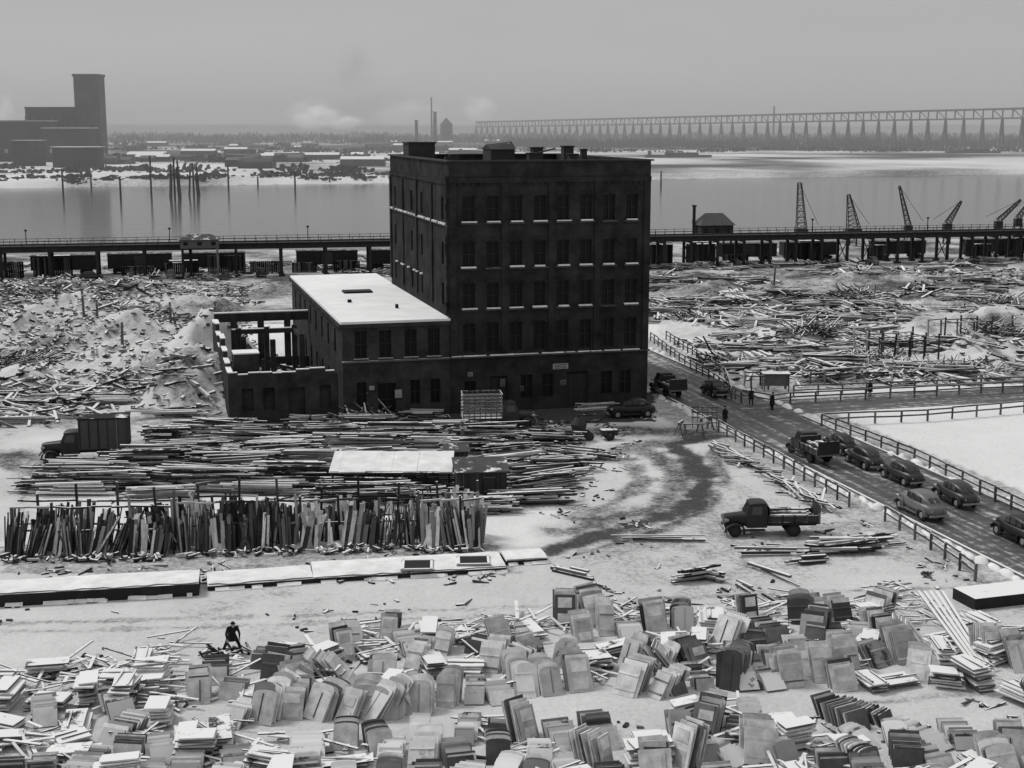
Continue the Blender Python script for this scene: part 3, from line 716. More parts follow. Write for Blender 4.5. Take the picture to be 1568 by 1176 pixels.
# ------------------------------------------------------------------ salvaged panels (foreground)
def panel(b,c,w_,hh,RR,m,arch,t=.06):
    if arch:
        pr=[(-w_/2,-hh/2),(w_/2,-hh/2),(w_/2,hh*.40)]+[(w_/2*math.cos(k*math.pi/6),hh*.40+hh*.10*math.sin(k*math.pi/6)) for k in range(1,6)]+[(-w_/2,hh*.40)]
        b.prism(pr,t,RR,c,m)
    else: b.box(c,(w_,t,hh),RR,m)
def stack(b,x,y,kind,a,sc=1.0):
    if kind=='lean' and rnd.random()<.3: a+=rnd.choice((-1,1))*rnd.uniform(.5,1.1)
    R=yaw(a)
    if kind=='lean':
        w_=rnd.uniform(.9,1.35)*sc;h=rnd.uniform(1.2,2.0)*sc;n=rnd.randint(6,15);t=rnd.uniform(.3,.75);m=rnd.choice((0,0,0,0,0,0,1));arch=rnd.random()<.24
        sk=rnd.gauss(0,.07)
        for i in range(n):
            tt=t+rnd.gauss(0,.04);sp=.14;hh=h*rnd.uniform(.85,1.06);ww=w_*rnd.uniform(.88,1.06)
            RR=R@pit(-tt)@rol(sk+rnd.gauss(0,.025))
            cc=np.array((x,y,0.))+R@np.array((rnd.gauss(0,.07),i*sp,0))+RR@np.array((0,0,hh/2))
            panel(b,cc,ww,hh,RR,m if rnd.random()<.7 else rnd.choice((0,1)),arch)
            if i==0:
                if rnd.random()<.4 and not arch:
                    for zz in (-.25,.25): b.box(cc+RR@np.array((0,-.04,zz*hh)),(ww*.68,.03,hh*.32),RR,0)
                elif rnd.random()<.7:
                    for zz in (-.3,.2): b.box(cc+RR@np.array((0,-.045,zz*hh)),(ww*.95,.04,.08),RR,rnd.choice((0,0,1)))
                else:
                    b.box(cc+RR@np.array((rnd.uniform(-.1,.1)*ww,-.04,0)),(.05,.03,hh*.8),RR,1)
    elif kind=='flat':
        w_=rnd.uniform(.8,1.2)*sc;l=rnd.uniform(1.5,2.3)*sc;n=rnd.randint(3,9);z=.02;m=rnd.choice((0,0,1));dr_=(rnd.gauss(0,.03),rnd.gauss(0,.03))
        if rnd.random()<.5: R=R@yaw(1.57)
        tp=pit(rnd.gauss(0,.06))
        for i in range(n):
            z+=rnd.uniform(.10,.16);b.box((x+dr_[0]*i+rnd.gauss(0,.07),y+dr_[1]*i+rnd.gauss(0,.07),z),(w_*rnd.uniform(.8,1.1),l*rnd.uniform(.8,1.08),.07),R@yaw(rnd.gauss(0,.09))@tp@rol(rnd.gauss(0,.03)),m if rnd.random()<.55 else rnd.choice((0,1)))
        if rnd.random()<.5:
            for s_x in(-.3,.3): b.box((x+s_x*w_,y,z+.08),(.08,l*.9,.05),R,1)
    elif kind=='row':
        n=rnd.randint(6,13);l=rnd.uniform(.9,1.5);h=rnd.uniform(.6,1.1);t0=rnd.uniform(.45,.95)
        for i in range(n):
            o_=R@np.array((rnd.gauss(0,.06),i*.2,0));b.box((x+o_[0],y+o_[1],h*.40),(l*rnd.uniform(.88,1.06),.08,h*rnd.uniform(.9,1.1)),R@pit(-t0+rnd.gauss(0,.07)),rnd.choice((0,1,1)))
    elif kind=='board':
        for i in range(rnd.randint(3,8)):
            b.box((x+rnd.gauss(0,.5),y+rnd.gauss(0,.5),rnd.uniform(.05,.5)),(rnd.uniform(.8,2.8),rnd.uniform(.08,.22),.06),yaw(a+rnd.gauss(0,.7))@rol(rnd.gauss(0,.15)),rnd.randrange(2))
    elif kind=='arch':
        RRt=rnd.uniform(.5,.9)
        for i in range(rnd.randint(4,8)):
            w_=1.1;hh=1.15;RR=R@pit(-RRt+rnd.gauss(0,.05));cc=np.array((x,y,0.))+R@np.array((0,i*.2,0))+RR@np.array((0,0,hh/2));panel(b,cc,w_,hh,RR,rnd.choice((0,1)),True,.1)
def rows(lst,seed,name='salvaged_panel_stacks'):
    rnd.seed(seed)
    b=B()
    for (u0,v0,u1,v1,sp,kinds,a,ja) in lst:
        p=np.array(G(u0,v0));q=np.array(G(u1,v1));L_=np.linalg.norm(q-p);n=max(1,int(L_/(sp*.93)))
        for i in range(n+1):
            if rnd.random()<.03: continue
            c=p+(q-p)*(i/n)+np.array((rnd.gauss(0,.12),rnd.gauss(0,.28)))
            stack(b,c[0],c[1],rnd.choice(kinds),a+rnd.gauss(0,ja))
            if rnd.random()<.22: stack(b,c[0]+rnd.gauss(0,.7),c[1]+rnd.uniform(1.2,2.2),'board',a)
    b.obj(name,['door','doord'])
Lk=['lean','lean','lean','row'];LF=['lean','lean','flat','row'];FF=['flat','flat','flat','board'];RF=['row','row','flat','flat','arch','lean']
rows([(355,1114,640,1098,1.35,Lk,-.12,.2),(560,1098,885,1062,1.4,Lk,.25,.2)],41)
rows([(250,1088,400,1068,1.4,['row','lean','board'],.3,.3),(380,1078,600,1065,1.5,LF,-.1,.3),(420,1050,900,1022,1.45,['lean','lean','flat','lean'],.1,.3)],42)
rows([(400,1022,900,985,1.6,['flat','board','lean','row'],.2,.35),(480,1003,920,958,2.0,['flat','flat','board','lean'],.15,.3)],43)
rows([(960,1064,1260,1050,1.35,Lk,.1,.2),(950,1032,1290,1015,1.45,LF,.1,.25),(1150,1047,1300,1040,1.6,['lean'],.2,.2)],44)
rows([(940,1003,1320,985,1.5,LF,.05,.3),(930,975,1330,950,1.5,LF,.05,.3),(1290,1055,1450,1045,1.5,['flat','lean','flat'],.25,.3),(1300,1025,1450,1015,1.6,['flat','lean'],.3,.3),(1320,990,1450,975,1.7,LF,.2,.3),(1340,958,1440,945,1.7,['flat','lean','board'],.2,.3)],45)
rows([(1450,985,1620,1035,1.7,['flat','lean','board'],.5,.3),(1450,950,1620,985,1.8,FF,.4,.3),(1500,1050,1620,1095,1.7,['lean','flat'],.4,.3),(1530,1010,1620,1060,1.7,LF,.4,.3)],46)
rows([(10,1082,250,1070,1.75,FF,.05,.15),(0,1056,240,1044,1.9,FF,.1,.2),(0,1030,220,1018,2.2,['flat','board'],.1,.2),(0,1115,250,1104,1.7,['flat','row','flat'],.1,.2),(230,1050,330,1040,1.5,['flat','board','row'],.2,.3)],47)
rows([(0,1145,340,1132,1.6,['flat','row','flat','board'],.1,.25),(0,1172,340,1164,1.5,['flat','row','board'],.1,.2),(0,1205,340,1197,1.5,['row','flat'],.1,.2)],48)
rows([(530,1150,640,1146,1.4,RF,.1,.2),(530,1180,650,1178,1.4,RF,.1,.2),(525,1212,650,1210,1.4,RF,.1,.15),(370,1175,470,1170,1.4,['row','flat'],.1,.2),(370,1210,470,1208,1.4,['row','flat'],.1,.2)],49)
rows([(715,1145,815,1138,1.3,['row','lean'],.05,.15),(705,1178,820,1172,1.3,RF,.0,.2),(705,1210,820,1206,1.3,RF,.0,.15)],50)
rows([(875,1152,990,1148,1.3,RF,.2,.2),(870,1182,995,1180,1.3,RF,.2,.2),(875,1212,1000,1210,1.3,RF,.2,.15)],51)
rows([(1050,1115,1200,1118,1.3,RF,.2,.3),(1045,1142,1210,1145,1.3,RF,.2,.3),(1045,1172,1215,1175,1.3,RF,.2,.3),(1050,1206,1220,1208,1.3,RF,.2,.2)],52)
rows([(1310,1115,1400,1108,1.5,['lean','row'],.2,.3),(1290,1150,1480,1145,1.5,['row','flat','arch'],.2,.3),(1280,1182,1560,1180,1.5,RF,.2,.3),(1280,1212,1610,1210,1.5,RF,.2,.3)],53)
rows([(130,1020,240,1015,1.4,['board'],.1,.3),(120,1036,240,1030,1.2,['board'],.1,.3)],55,name='scattered_boards')
rows([(400,1015,930,950,1.2,['board'],.2,.2),(930,948,1400,925,1.4,['board'],.1,.2)],56,name='scattered_boards')
b=B();rnd.seed(60)
for i in range(5):
    x,y=G(1405+i*9,930);x2,y2=G(1490+i*6,1025);b.beam((x,y,1.0),(x2,y2,.25),.18,.08,m=0)
x,y=G(1490,918);b.box((x+2,y,.35),(6,2.2,.7),yaw(.3),m=1)
b.obj('long_boards',['woodl','darkc'])
# ------------------------------------------------------------------ brush piles, posts, timber frames
def brush(u,v,r,h,n,seed):
    rnd.seed(seed);b=B();x,y=G(u,v);z=H1(x,y);a0=rnd.uniform(0,3.1)
    for i in range(n):
        a=rnd.uniform(0,6.28);rr=r*rnd.random()**.6;l=rnd.uniform(.8,3.0);zz=h*(1-(rr/r)**2)*rnd.random();e=rnd.gauss(.1,.3);aa_=a0+rnd.gauss(0,.9)
        p=(x+rr*math.cos(a),y+rr*math.sin(a),z+zz);b.beam(p,(p[0]+l*math.cos(aa_)*math.cos(e),p[1]+l*math.sin(aa_)*math.cos(e),p[2]+l*math.sin(e)),rnd.uniform(.05,.16))
    b.obj('scrap_timber_heap',['twig'])
for i,(u,v,r,h,n) in enumerate(((1310,478,4,1.6,240),(1242,535,3,1.6,240),(1520,520,5,1.8,320),(1540,470,4,1.5,200),(1060,495,3,.8,120),(1410,575,6,.8,240),(1480,570,5,.8,200),(570,640,3.5,1.0,260),(1110,560,3,1.0,160),(20,560,5,1,160),(1340,560,4,.9,180))): brush(u,v,r,h,n,70+i)
def posts(lst,name='timber_post'):
    for u,v,h in lst:
        b=B();x,y=G(u,v);z=H1(x,y);b.cyl((x,y,z-.2),(x+rnd.uniform(-.2,.2),y,z+h),.2,.15,8);b.box((x,y,z+h*.8),(.5,.3,.2),yaw(.3));b.obj(name,['bare'])
posts([(130,510,4),(150,508,2.5),(188,560,4),(262,500,3),(270,520,2.4),(330,500,3.5),(350,455,2),(1185,440,3),(1550,520,3),(710,690,2.6)])
def tframe(u,v,nx_,ny_,sx,sy,h,seed):
    rnd.seed(seed);b=B();x0,y0=G(u,v);z=H1(x0,y0)
    for i in range(nx_):
        for j in range(ny_):
            x=x0+E1[0]*i*sx+E2[0]*j*sy;y=y0+E1[1]*i*sx+E2[1]*j*sy
            b.beam((x,y,z-.5),(x+rnd.gauss(0,.08),y,z+h*rnd.uniform(.8,1.1)),.18)
            if i<nx_-1: b.beam((x,y,z+h*.8),(x+E1[0]*sx,y+E1[1]*sx,z+h*.8+rnd.gauss(0,.08)),.14)
            if j<ny_-1: b.beam((x,y,z+h*.75),(x+E2[0]*sy,y+E2[1]*sy,z+h*.75),.14)
    b.obj('timber_frame',['wood'])
tframe(1345,560,5,3,2,3,3.2,80);tframe(1440,530,4,2,2.4,3,3,81);tframe(1240,590,3,2,1.8,2,1.6,82);tframe(1150,598,3,2,2,2,2,84)
b=B();x,y=G(1187,598);b.box((x,y,1.9),(3,1.6,.12));b.box((x,y-.5,1.2),(2.8,.1,1.2));[b.box((x+i,y+j,.9),(.12,.12,1.9)) for i in(-1.3,1.3) for j in(-.7,.7)];b.obj('work_platform',['fence'])
# ------------------------------------------------------------------ vehicles
def wheel(b,x,y,r,w_,mt,mh):
    b.cyl((x,y-w_/2,r),(x,y+w_/2,r),r,n=20,m=mt);sgn=1 if y>0 else -1
    b.cyl((x,y+sgn*w_/2,r),(x,y+sgn*(w_/2+.02),r),r*.55,r*.5,n=14,m=mh)
def fender(b,x,y,r,w_,a0,a1,m,n=10,sx=1.0):
    V=[];
    for i in range(n+1):
        a=math.radians(a0+(a1-a0)*i/n)
        for (dr_,dy) in((-.03,-w_/2),(.03,-w_/2*.9),(.07,0),(.03,w_/2*.9),(-.03,w_/2)):
            V.append((x+(r+dr_)*math.cos(a)*sx,y+dy,.36+(r+dr_)*math.sin(a)))
    f=[]
    for i in range(n):
        for k in range(4): f.append((i*5+k,i*5+k+1,i*5+5+k+1,i*5+5+k))
        f.append((i*5+4,i*5,i*5+5,i*5+9))
    f.append((0,1,2,3,4));f.append(tuple(n*5+k for k in(4,3,2,1,0)))
    b.add(V,f,m)
def car_mesh(paint):
    b=B();m=0
    b.loft([(-2.25,.3,.5,.8),(-2.12,.55,.42,.98),(-1.7,.72,.38,1.12),(-1.0,.78,.36,1.16),(.5,.76,.36,1.14),(.8,.68,.38,1.14),(1.3,.5,.42,1.1),(1.9,.4,.46,1.04),(2.05,.33,.5,.98),(2.12,.18,.6,.85)],18,.6,m)
    b.loft([(-2.0,.25,.9,1.0),(-1.75,.45,.9,1.25),(-1.3,.60,.9,1.52),(-.8,.66,.95,1.66),(0,.67,.95,1.70),(.42,.64,.95,1.62),(.62,.6,.95,1.4),(.85,.55,.95,1.12)],18,.62,m)
    for s in(-1,1):
        wheel(b,1.35,s*.66,.36,.17,1,2);wheel(b,-1.4,s*.66,.36,.17,1,2)
        fender(b,1.35,s*.68,.45,.3,5,205,m,sx=1.15);fender(b,-1.4,s*.7,.45,.3,-20,178,m,sx=1.1)
        b.box((0,s*.74,.36),(2.0,.24,.05),m=m)
        for x0,x1 in((-1.15,-.62),(-.55,.0),(.07,.5)): 
            zt=1.52 if x0>-1 else 1.45
            b.add([(x0,s*.70,1.17),(x1,s*.70,1.17),(x1-.03,s*.665,zt),(x0+.05,s*.665,zt),(x0,s*.60,1.17),(x1,s*.60,1.17),(x1-.03,s*.56,zt),(x0+.05,s*.56,zt)],BF,3)
        b.cyl((1.75,s*.5,.82),(1.98,s*.5,.82),.07,.13,12,4)
        b.cyl((1.98,s*.5,.82),(1.99,s*.5,.82),.12,.12,12,3)
        b.box((-2.2,s*.45,.75),(.08,.08,.12),m=4)
    b.add([(.60,-.5,1.18),(.60,.5,1.18),(.44,.46,1.5),(.44,-.46,1.5),(.86,-.5,1.16),(.86,.5,1.16),(.58,.46,1.52),(.58,-.46,1.52)],[(4,5,6,7),(0,3,2,1),(0,1,5,4),(2,3,7,6),(1,2,6,5),(3,0,4,7)],3)
    for s in(-1,1): b.add([(-1.80,s*.06,1.24),(-1.80,s*.36,1.22),(-1.50,s*.34,1.46),(-1.50,s*.06,1.48),(-1.5,s*.06,1.2),(-1.5,s*.36,1.2),(-1.3,s*.34,1.4),(-1.3,s*.06,1.4)],BF,3)
    for x in(-2.34,2.24): b.box((x,0,.48),(.06,1.4,.12),m=4);[b.box((x*.96,s*.4,.48),(.14,.06,.06),m=4) for s in(-1,1)]
    for k in range(7): b.box((2.08,-.18+k*.06,.76),(.06,.02,.38),m=4)
    return b.mesh('car',[paint,'tire','chrome','carglass','chrome'],40)
def truck_mesh(paint,body='flat'):
    b=B();m=0
    b.loft([(.95,.6,.6,1.5),(1.4,.5,.62,1.46),(2.2,.42,.62,1.38),(2.35,.40,.64,1.34),(2.4,.3,.7,1.25)],16,.5,m)
    V=[(-.35,-.8,.62),(.98,-.8,.62),(.98,.8,.62),(-.35,.8,.62),(-.38,-.82,1.45),(1.0,-.82,1.45),(1.0,.82,1.45),(-.38,.82,1.45),(-.33,-.7,2.12),(.68,-.7,2.12),(.68,.7,2.12),(-.33,.7,2.12)]
    b.add(V,[(0,3,2,1),(0,1,5,4),(1,2,6,5),(2,3,7,6),(3,0,4,7),(4,5,9,8),(5,6,10,9),(6,7,11,10),(7,4,8,11)],m)
    b.loft([(-.36,.66,2.05,2.2),(-.1,.72,2.05,2.28),(.5,.72,2.05,2.28),(.78,.64,2.05,2.18)],14,.6,m)
    for s in(-1,1):
        b.add([(.0,s*.815,1.5),(.72,s*.815,1.5),(.6,s*.735,2.02),(.0,s*.735,2.02),(.0,s*.79,1.5),(.72,s*.79,1.5),(.6,s*.70,2.02),(.0,s*.70,2.02)],BF,3)
        wheel(b,1.75,s*.72,.42,.2,1,2);wheel(b,-2.1,s*.72,.45,.36,1,2)
        fender(b,1.75,s*.74,.52,.32,0,200,m,sx=1.2);b.box((.55,s*.85,.5),(1.5,.3,.06),m=m)
        b.cyl((2.15,s*.55,1.08),(2.4,s*.55,1.08),.08,.15,12,4);b.cyl((2.4,s*.55,1.08),(2.41,s*.55,1.08),.14,.14,12,3)
        b.box((-1.6,s*.4,.72),(4.2,.1,.18),m=1)
    b.add([(.98,-.68,1.52),(.98,.68,1.52),(.74,.6,2.04),(.74,-.6,2.04),(1.01,-.68,1.52),(1.01,.68,1.52),(.77,.6,2.04),(.77,-.6,2.04)],[(4,5,6,7),(0,3,2,1),(0,1,5,4),(2,3,7,6),(1,2,6,5),(3,0,4,7)],3)
    b.box((2.55,0,.62),(.08,1.7,.16),m=4)
    for k in range(9): b.box((2.40,-.22+k*.055,1.0),(.05,.02,.6),m=4)
    b.cyl((-.1,0,.62),(-3.2,0,.6),.06,m=1)
    b.box((-2.1,0,.95),(3.4,2.0,.14),m=5)
    if body=='flat':
        for s in(-1,1):
            b.box((-2.1,s*.97,1.25),(3.4,.05,.42),m=5)
            for k in range(5): b.box((-3.7+k*.8,s*1.02,1.25),(.08,.06,.6),m=5)
        b.box((-.5,0,1.5),(.06,1.95,.95),m=5);b.box((-3.78,0,1.6),(.06,1.95,1.1),m=5)
        for k in range(16): b.box((-2.0+rnd.gauss(0,.3),rnd.uniform(-.7,.7),1.15+rnd.random()*.4),(rnd.uniform(1.5,3),.2,.1),yaw(rnd.gauss(0,.08)),m=5)
    elif body=='van':
        b.box((-2.1,0,2.1),(3.5,2.1,2.2),m=5);b.box((-2.1,0,3.24),(3.6,2.2,.1),m=5)
        for s in(-1,1):
            for k in range(6): b.box((-3.75+k*.66,s*1.07,2.1),(.07,.05,2.1),m=5)
    else:
        for s in(-1,1):
            for k in range(8): b.box((-3.75+k*.47,s*1.0,2.0),(.07,.07,2.1),m=5)
            for z in(1.2,1.5,1.8,2.1,2.4,2.7,3.0): b.box((-2.1,s*1.02,z),(3.4,.05,.14),m=5)
        for x in(-.42,-3.78):
            for z in(1.2,1.5,1.8,2.1,2.4,2.7,3.0): b.box((x,0,z),(.05,1.95,.14),m=5)
    return b.mesh('truck',[paint,'tire','steel','carglass','chrome','fence' if body=='stake' else 'woodd'],40)
carD,carM,carK=car_mesh('paint_d'),car_mesh('paint_m'),car_mesh('paint_k')
trF=truck_mesh('paint_k');trD=truck_mesh('paint_d');trS=truck_mesh('paint_d','stake');trV=truck_mesh('paint_k','van')
NORTH=math.atan2(E2[1],E2[0])
def veh(name,me,u,v,rz,z=.04,sc=1):
    x,y=G(u,v);o=inst(name,me,(x,y,z),rz);o.scale=(sc,sc,sc)
veh('flatbed_truck',trF,1162,817,math.pi+.05,0,1.06)
veh('flatbed_truck',trD,1236,700,NORTH)
veh('parked_car',carD,1322,714,NORTH,sc=1.05);veh('parked_car',carD,1380,738,NORTH+.05,sc=1.05)
veh('parked_car',carM,1408,788,NORTH,sc=1.12);veh('parked_car',carD,1462,770,NORTH-.04,sc=1.05);veh('parked_car',carK,1560,828,NORTH,sc=1.1)
veh('parked_car',carK,1286,692,NORTH)
veh('parked_car',carK,965,638,math.pi+.2,0,1.1)
veh('stake_truck',trS,775,654,.12,0,1.1)
veh('flatbed_truck',trF,1018,602,NORTH,0);veh('parked_car',carK,1094,606,NORTH+math.pi)
veh('box_truck',trV,118,704,math.pi+.15,0,1.15)
for i,u in enumerate((140,200,262,345,400,1035,1125,1270,1335,1500)):
    veh('parked_car',(carD,carK,carM)[i%3],u,432-32*u/1568+ (3 if i%2 else 0),YB+rnd.choice((0,1.5,1.6)),0)
def cart(u,v):
    b=B();x,y=G(u,v);b.box((0,0,.7),(1.5,.9,.5),m=0);[b.box((-.7+k*.35,-.47,.7),(.05,.04,.6),m=0) for k in range(5)]
    for s in(-1,1): wheel(b,0,s*.55,.4,.08,1,0);b.beam((.7,s*.3,.6),(1.6,s*.3,.75),.06,m=0)
    b.obj('hand_cart',['woodd','tire'],loc=(x,y,0),rz=.2)
cart(932,673)
def mixer(u,v):
    b=B();x,y=G(u,v);b.cyl((0,0,.5),(0,0,1.5),.55,.75,14);b.cyl((0,0,1.5),(0,0,2.1),.75,.3,14);b.cyl((0,0,2.1),(0,0,2.4),.12,n=8)
    for s in(-1,1): b.cyl((-.9,s*.5,.4),(-.9,s*.6,.4),.4,n=14);b.cyl((.9,s*.5,.4),(.9,s*.6,.4),.4,n=14)
    b.box((0,0,.4),(2.2,.9,.12));b.obj('concrete_mixer',['steel'],loc=(x,y,0),rz=.2)
mixer(886,674)
def horse(u,v,h=1.1,L_=2.0,a=.1):
    b=B();x,y=G(u,v)
    b.box((0,0,h),(L_,.14,.12))
    for sx in(-1,1):
        for sy in(-1,1): b.beam((sx*L_*.38,0,h),(sx*L_*.46,sy*.4,0),.09)
        b.beam((sx*L_*.42,-.22,h*.45),(sx*L_*.42,.22,h*.45),.06)
    b.obj('sawhorse',['fence'],loc=(x,y,0),rz=a)
horse(1062,672,1.4);horse(1080,660,1.3,1.8,.8);horse(1042,665,1.2,1.6,1.2)
b=B();x,y=G(1080,655);
for k in range(6): b.box((x-1.2+k*.45,y,1.1),(.07,.07,2.2))
for z in(.5,1.0,1.5,2.0): b.box((x-.05,y-.06,z),(2.6,.05,.1))
b.obj('wooden_gate',['fence'])
# ------------------------------------------------------------------ elevated railway
p0=np.array(G(-250,437));p1=np.array(G(1820,394))
Lv=np.linalg.norm(p1-p0);ang=math.atan2(*(p1-p0)[::-1]);el=empty('elevated_railway',(p0[0],p0[1],0),ang)
b=B();hz=6.3
b.box((Lv/2,0,hz-.55),(Lv,.35,1.0));b.box((Lv/2,4.6,hz-.55),(Lv,.35,1.0))
x=1
while x<Lv: b.box((x,-.2,hz-.55),(.12,.1,.96));x+=2.1
b.obj('girders',['girder'],parent=el)
b=B();b.box((Lv/2,2.3,hz+.06),(Lv,6.0,.14));b.obj('deck',['steel'],parent=el)
b=B()
for s in(-.75,5.35):
    for z in(.5,1.05): b.box((Lv/2,s,hz+z),(Lv,.06,.07))
    x=0
    while x<Lv: b.box((x,s,hz+.6),(.09,.09,1.1));x+=2.0
x=6
while x<Lv: b.box((x,5.6,hz+1.4),(.14,.14,2.8));b.box((x,5.6,hz+2.6),(.5,.3,.3));x+=26
b.obj('railing',['girder'],parent=el)
b=B();x=3;i=0
while x<Lv:
    for y in(0,4.6):
        b.box((x,y,(hz-1.05)/2),(.5,.5,hz-1.05));b.box((x,y,.2),(1.1,1.1,.5))
    b.box((x,2.3,hz-1.2),(.4,5.2,.3))
    b.beam((x,0,.5),(x,4.6,hz-1.4),.14);b.beam((x,4.6,.5),(x,0,hz-1.4),.14)
    x+=8.4 if x<Lv*.5 else 5.6;i+=1
b.obj('trestle_bents',['girder'],parent=el)
b=B()
for y in(1.3,2.7): b.box((Lv/2,y,hz+.22),(Lv,.08,.14))
x=0
while x<Lv: b.box((x,2,hz+.15),(.22,2.4,.05));x+=.7
b.obj('rails',['steel'],parent=el)
b=B();rnd.seed(90)
x=0
while x<Lv:
    if rnd.random()<.78:
        l=rnd.uniform(4,7.5);hh=rnd.uniform(1.8,4.6)
        for k in range(int(l/.4)): b.box((x+1+k*.4,6.2,hh/2),(.37,.1,hh*rnd.uniform(.93,1.03)))
        if rnd.random()<.4: b.box((x+1+l/2,6.9,hh+.3),(l*.8,2,.2))
    x+=8
b.obj('timber_hoarding',['woodd'],parent=el)
def on_el(t,y):
    c,s=math.cos(ang),math.sin(ang);return(p0[0]+t*c-y*s,p0[1]+t*s+y*c)
def gable(name,u,v,w_,d_,h,rh,mats,z=0,ex=None):
    b=B();y=G(u,v)[1] if ex is None else ex; x=(u-784)/CF*(y*c_+(CH-z)*s_)
    b.box((0,0,h/2),(w_,d_,h),m=0)
    V=[(-w_/2-.4,-d_/2-.4,h),(w_/2+.4,-d_/2-.4,h),(w_/2+.4,d_/2+.4,h),(-w_/2-.4,d_/2+.4,h),(-w_*.28,0,h+rh),(w_*.28,0,h+rh)]
    b.add(V,[(0,1,5,4),(1,2,5),(2,3,4,5),(3,0,4),(0,3,2,1)],m=1)
    for k in range(max(2,int(w_/2))):
        b.box((-w_/2+1+k*(w_-2)/max(1,int(w_/2)-1),-d_/2-.02,h*.55),(.8,.06,h*.4),m=2)
    if z>2:
        for sx in(-1,1):
            for sy in(-1,1): b.box((sx*w_*.45,sy*d_*.45,-z/2),(.35,.35,z),m=0)
    b.obj(name,mats,loc=(x,y,z),rz=.2)
gable('signal_house',306,0,7.0,4,1.6,.9,['bare','trim','glass'],z=hz-.4,ex=on_el(0,0)[1]+10)
gable('wharf_shed',1092,0,7,5,2.6,2.4,['woodd','bare','glass'],z=hz-1.2,ex=296)
b=B();xx=(1090-784)/CF*300;b.box((xx-4.5,296,5.8),(.6,.6,11.6));b.box((xx-4.5,296,11.6),(.9,.9,.3));b.obj('stovepipe',['steel'])
def boxcar(t,y,k):
    b=B();b.box((0,0,2.3),(12,2.8,2.6));b.box((0,0,3.72),(12.2,3.0,.2),m=1);b.box((0,-1.43,2.3),(2.0,.06,2.3),m=1)
    for s in(-4,4): b.box((s,0,.55),(2.2,2.4,.5));[b.cyl((s+q_,-.8,.45),(s+q_,.8,.45),.42,n=12) for q_ in(-.7,.7)]
    for i in range(9): b.box((-5.6+i*1.4,-1.43,2.3),(.08,.05,2.5))
    X_,Y_=on_el(t,y);b.obj('freight_car',['steel','trim'],loc=(X_,Y_,0),rz=ang)
for i,t in enumerate((38,52,66,88,102,115,176,190,210,232,246,262)): boxcar(t,11+ (i%2),i)
def lattice(b,p,q,w0,w1,n,t=.12):
    p=np.array(p,float);q=np.array(q,float);d=(q-p);d/=np.linalg.norm(d);sx=np.cross(d,(0,1,0));sx/=np.linalg.norm(sx);sy=np.cross(d,sx)
    pr=None
    for i in range(n+1):
        f=i/n;c=p+(q-p)*f;w_=w0+(w1-w0)*f;cs_=[c+sx*a*w_/2+sy*b_*w_/2 for a,b_ in((-1,-1),(1,-1),(1,1),(-1,1))]
        for k in range(4): b.beam(cs_[k],cs_[(k+1)%4],t*.7)
        if pr is not None:
            for k in range(4): b.beam(pr[k],cs_[k],t);b.beam(pr[k],cs_[(k+1)%4],t*.6)
        pr=cs_
def derrick(u,vt,vb,lean,yy,w0,w1):
    x=(u-784)/CF*(yy*c_+20*s_);zt=Zat(yy,vt);zb=Zat(yy,vb)
    b=B();lattice(b,(x,yy,zb),(x+lean,yy,zt),w0,w1,8,.15);b.box((x,yy,zb-1),(w0+.6,w0+.6,1.8));b.beam((x+lean,yy,zt),(x+lean*.2+ (4 if lean<=0 else -4),yy,zb+1),.08)
    for s in(-1,1): b.beam((x+s*.8,yy,0),(x+s*.8,yy,max(.2,zb-1.5)),.3)
    b.beam((x-.8,yy,.5),(x+.8,yy,max(.6,zb-2)),.15)
    b.obj('derrick_crane',['steel'])
derrick(1228,280,350,-.8,330,2.2,.8);derrick(1308,298,350,-1.5,335,2.8,.6);derrick(1392,285,345,-2.6,340,1.2,.4);derrick(1452,308,342,3,340,1.3,.4);derrick(1530,306,338,5,340,1.1,.4);derrick(1560,300,334,3.5,350,1.1,.4)
# ------------------------------------------------------------------ mooring piles
for i,(u,v1,v2,n_) in enumerate(((97,300,258,1),(185,305,270,1),(232,300,238,1),(268,303,240,5),(297,300,250,4),(350,290,252,1),(395,285,270,1),(452,292,262,1),(140,290,272,1),(1012,285,262,1))):
    x,y=G(u,v1,-3);b=B();zt=Zat(y,v2)
    for k in range(n_):
        ox,oy=((0,0),(2.6,0),(-2.4,1),(1.3,2.5),(-1.2,-2))[k];b.cyl((x+ox,y+oy,-5),(x+ox*.6,y+oy*.6,zt-k*1.5),.5,.4,8)
    if n_>1: b.box((x,y,zt*.5),(5,3,.6))
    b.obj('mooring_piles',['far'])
# ------------------------------------------------------------------ far bank
def blk(b,u0,u1,vt,yy,d_=20,m=0):
    k=(yy*c_+20*s_)/CF;x0=(u0-784)*k;x1=(u1-784)*k;zt=Zat(yy,vt);b.box(((x0+x1)/2,yy+d_/2,zt/2),(x1-x0,d_,zt),m=m);return x0,x1,zt
ge_=B();yy=1200
x0,x1,zt=blk(ge_,118,155,117,yy,20);ge_.box(((x0+x1)/2,yy+10,zt+1),(x1-x0+1.5,21.5,2))
for i in range(5):
    for j in range(4): ge_.box((x0+2.5+i*4,yy-.2,zt-6-j*9),(1.2,.5,2.5),m=1)
x0,x1,zt=blk(ge_,42,118,166,yy,24);ge_.box(((x0+x1)/2,yy+12,zt+.6),(x1-x0+1,25,1.2))
n_=8
for i in range(n_): xx=x0+(x1-x0)*(i+.5)/n_;ge_.cyl((xx,yy-1,0),(xx,yy-1,zt-6),(x1-x0)/n_/2,n=14)
ge_.obj('grain_elevator',['far','fard'],30)
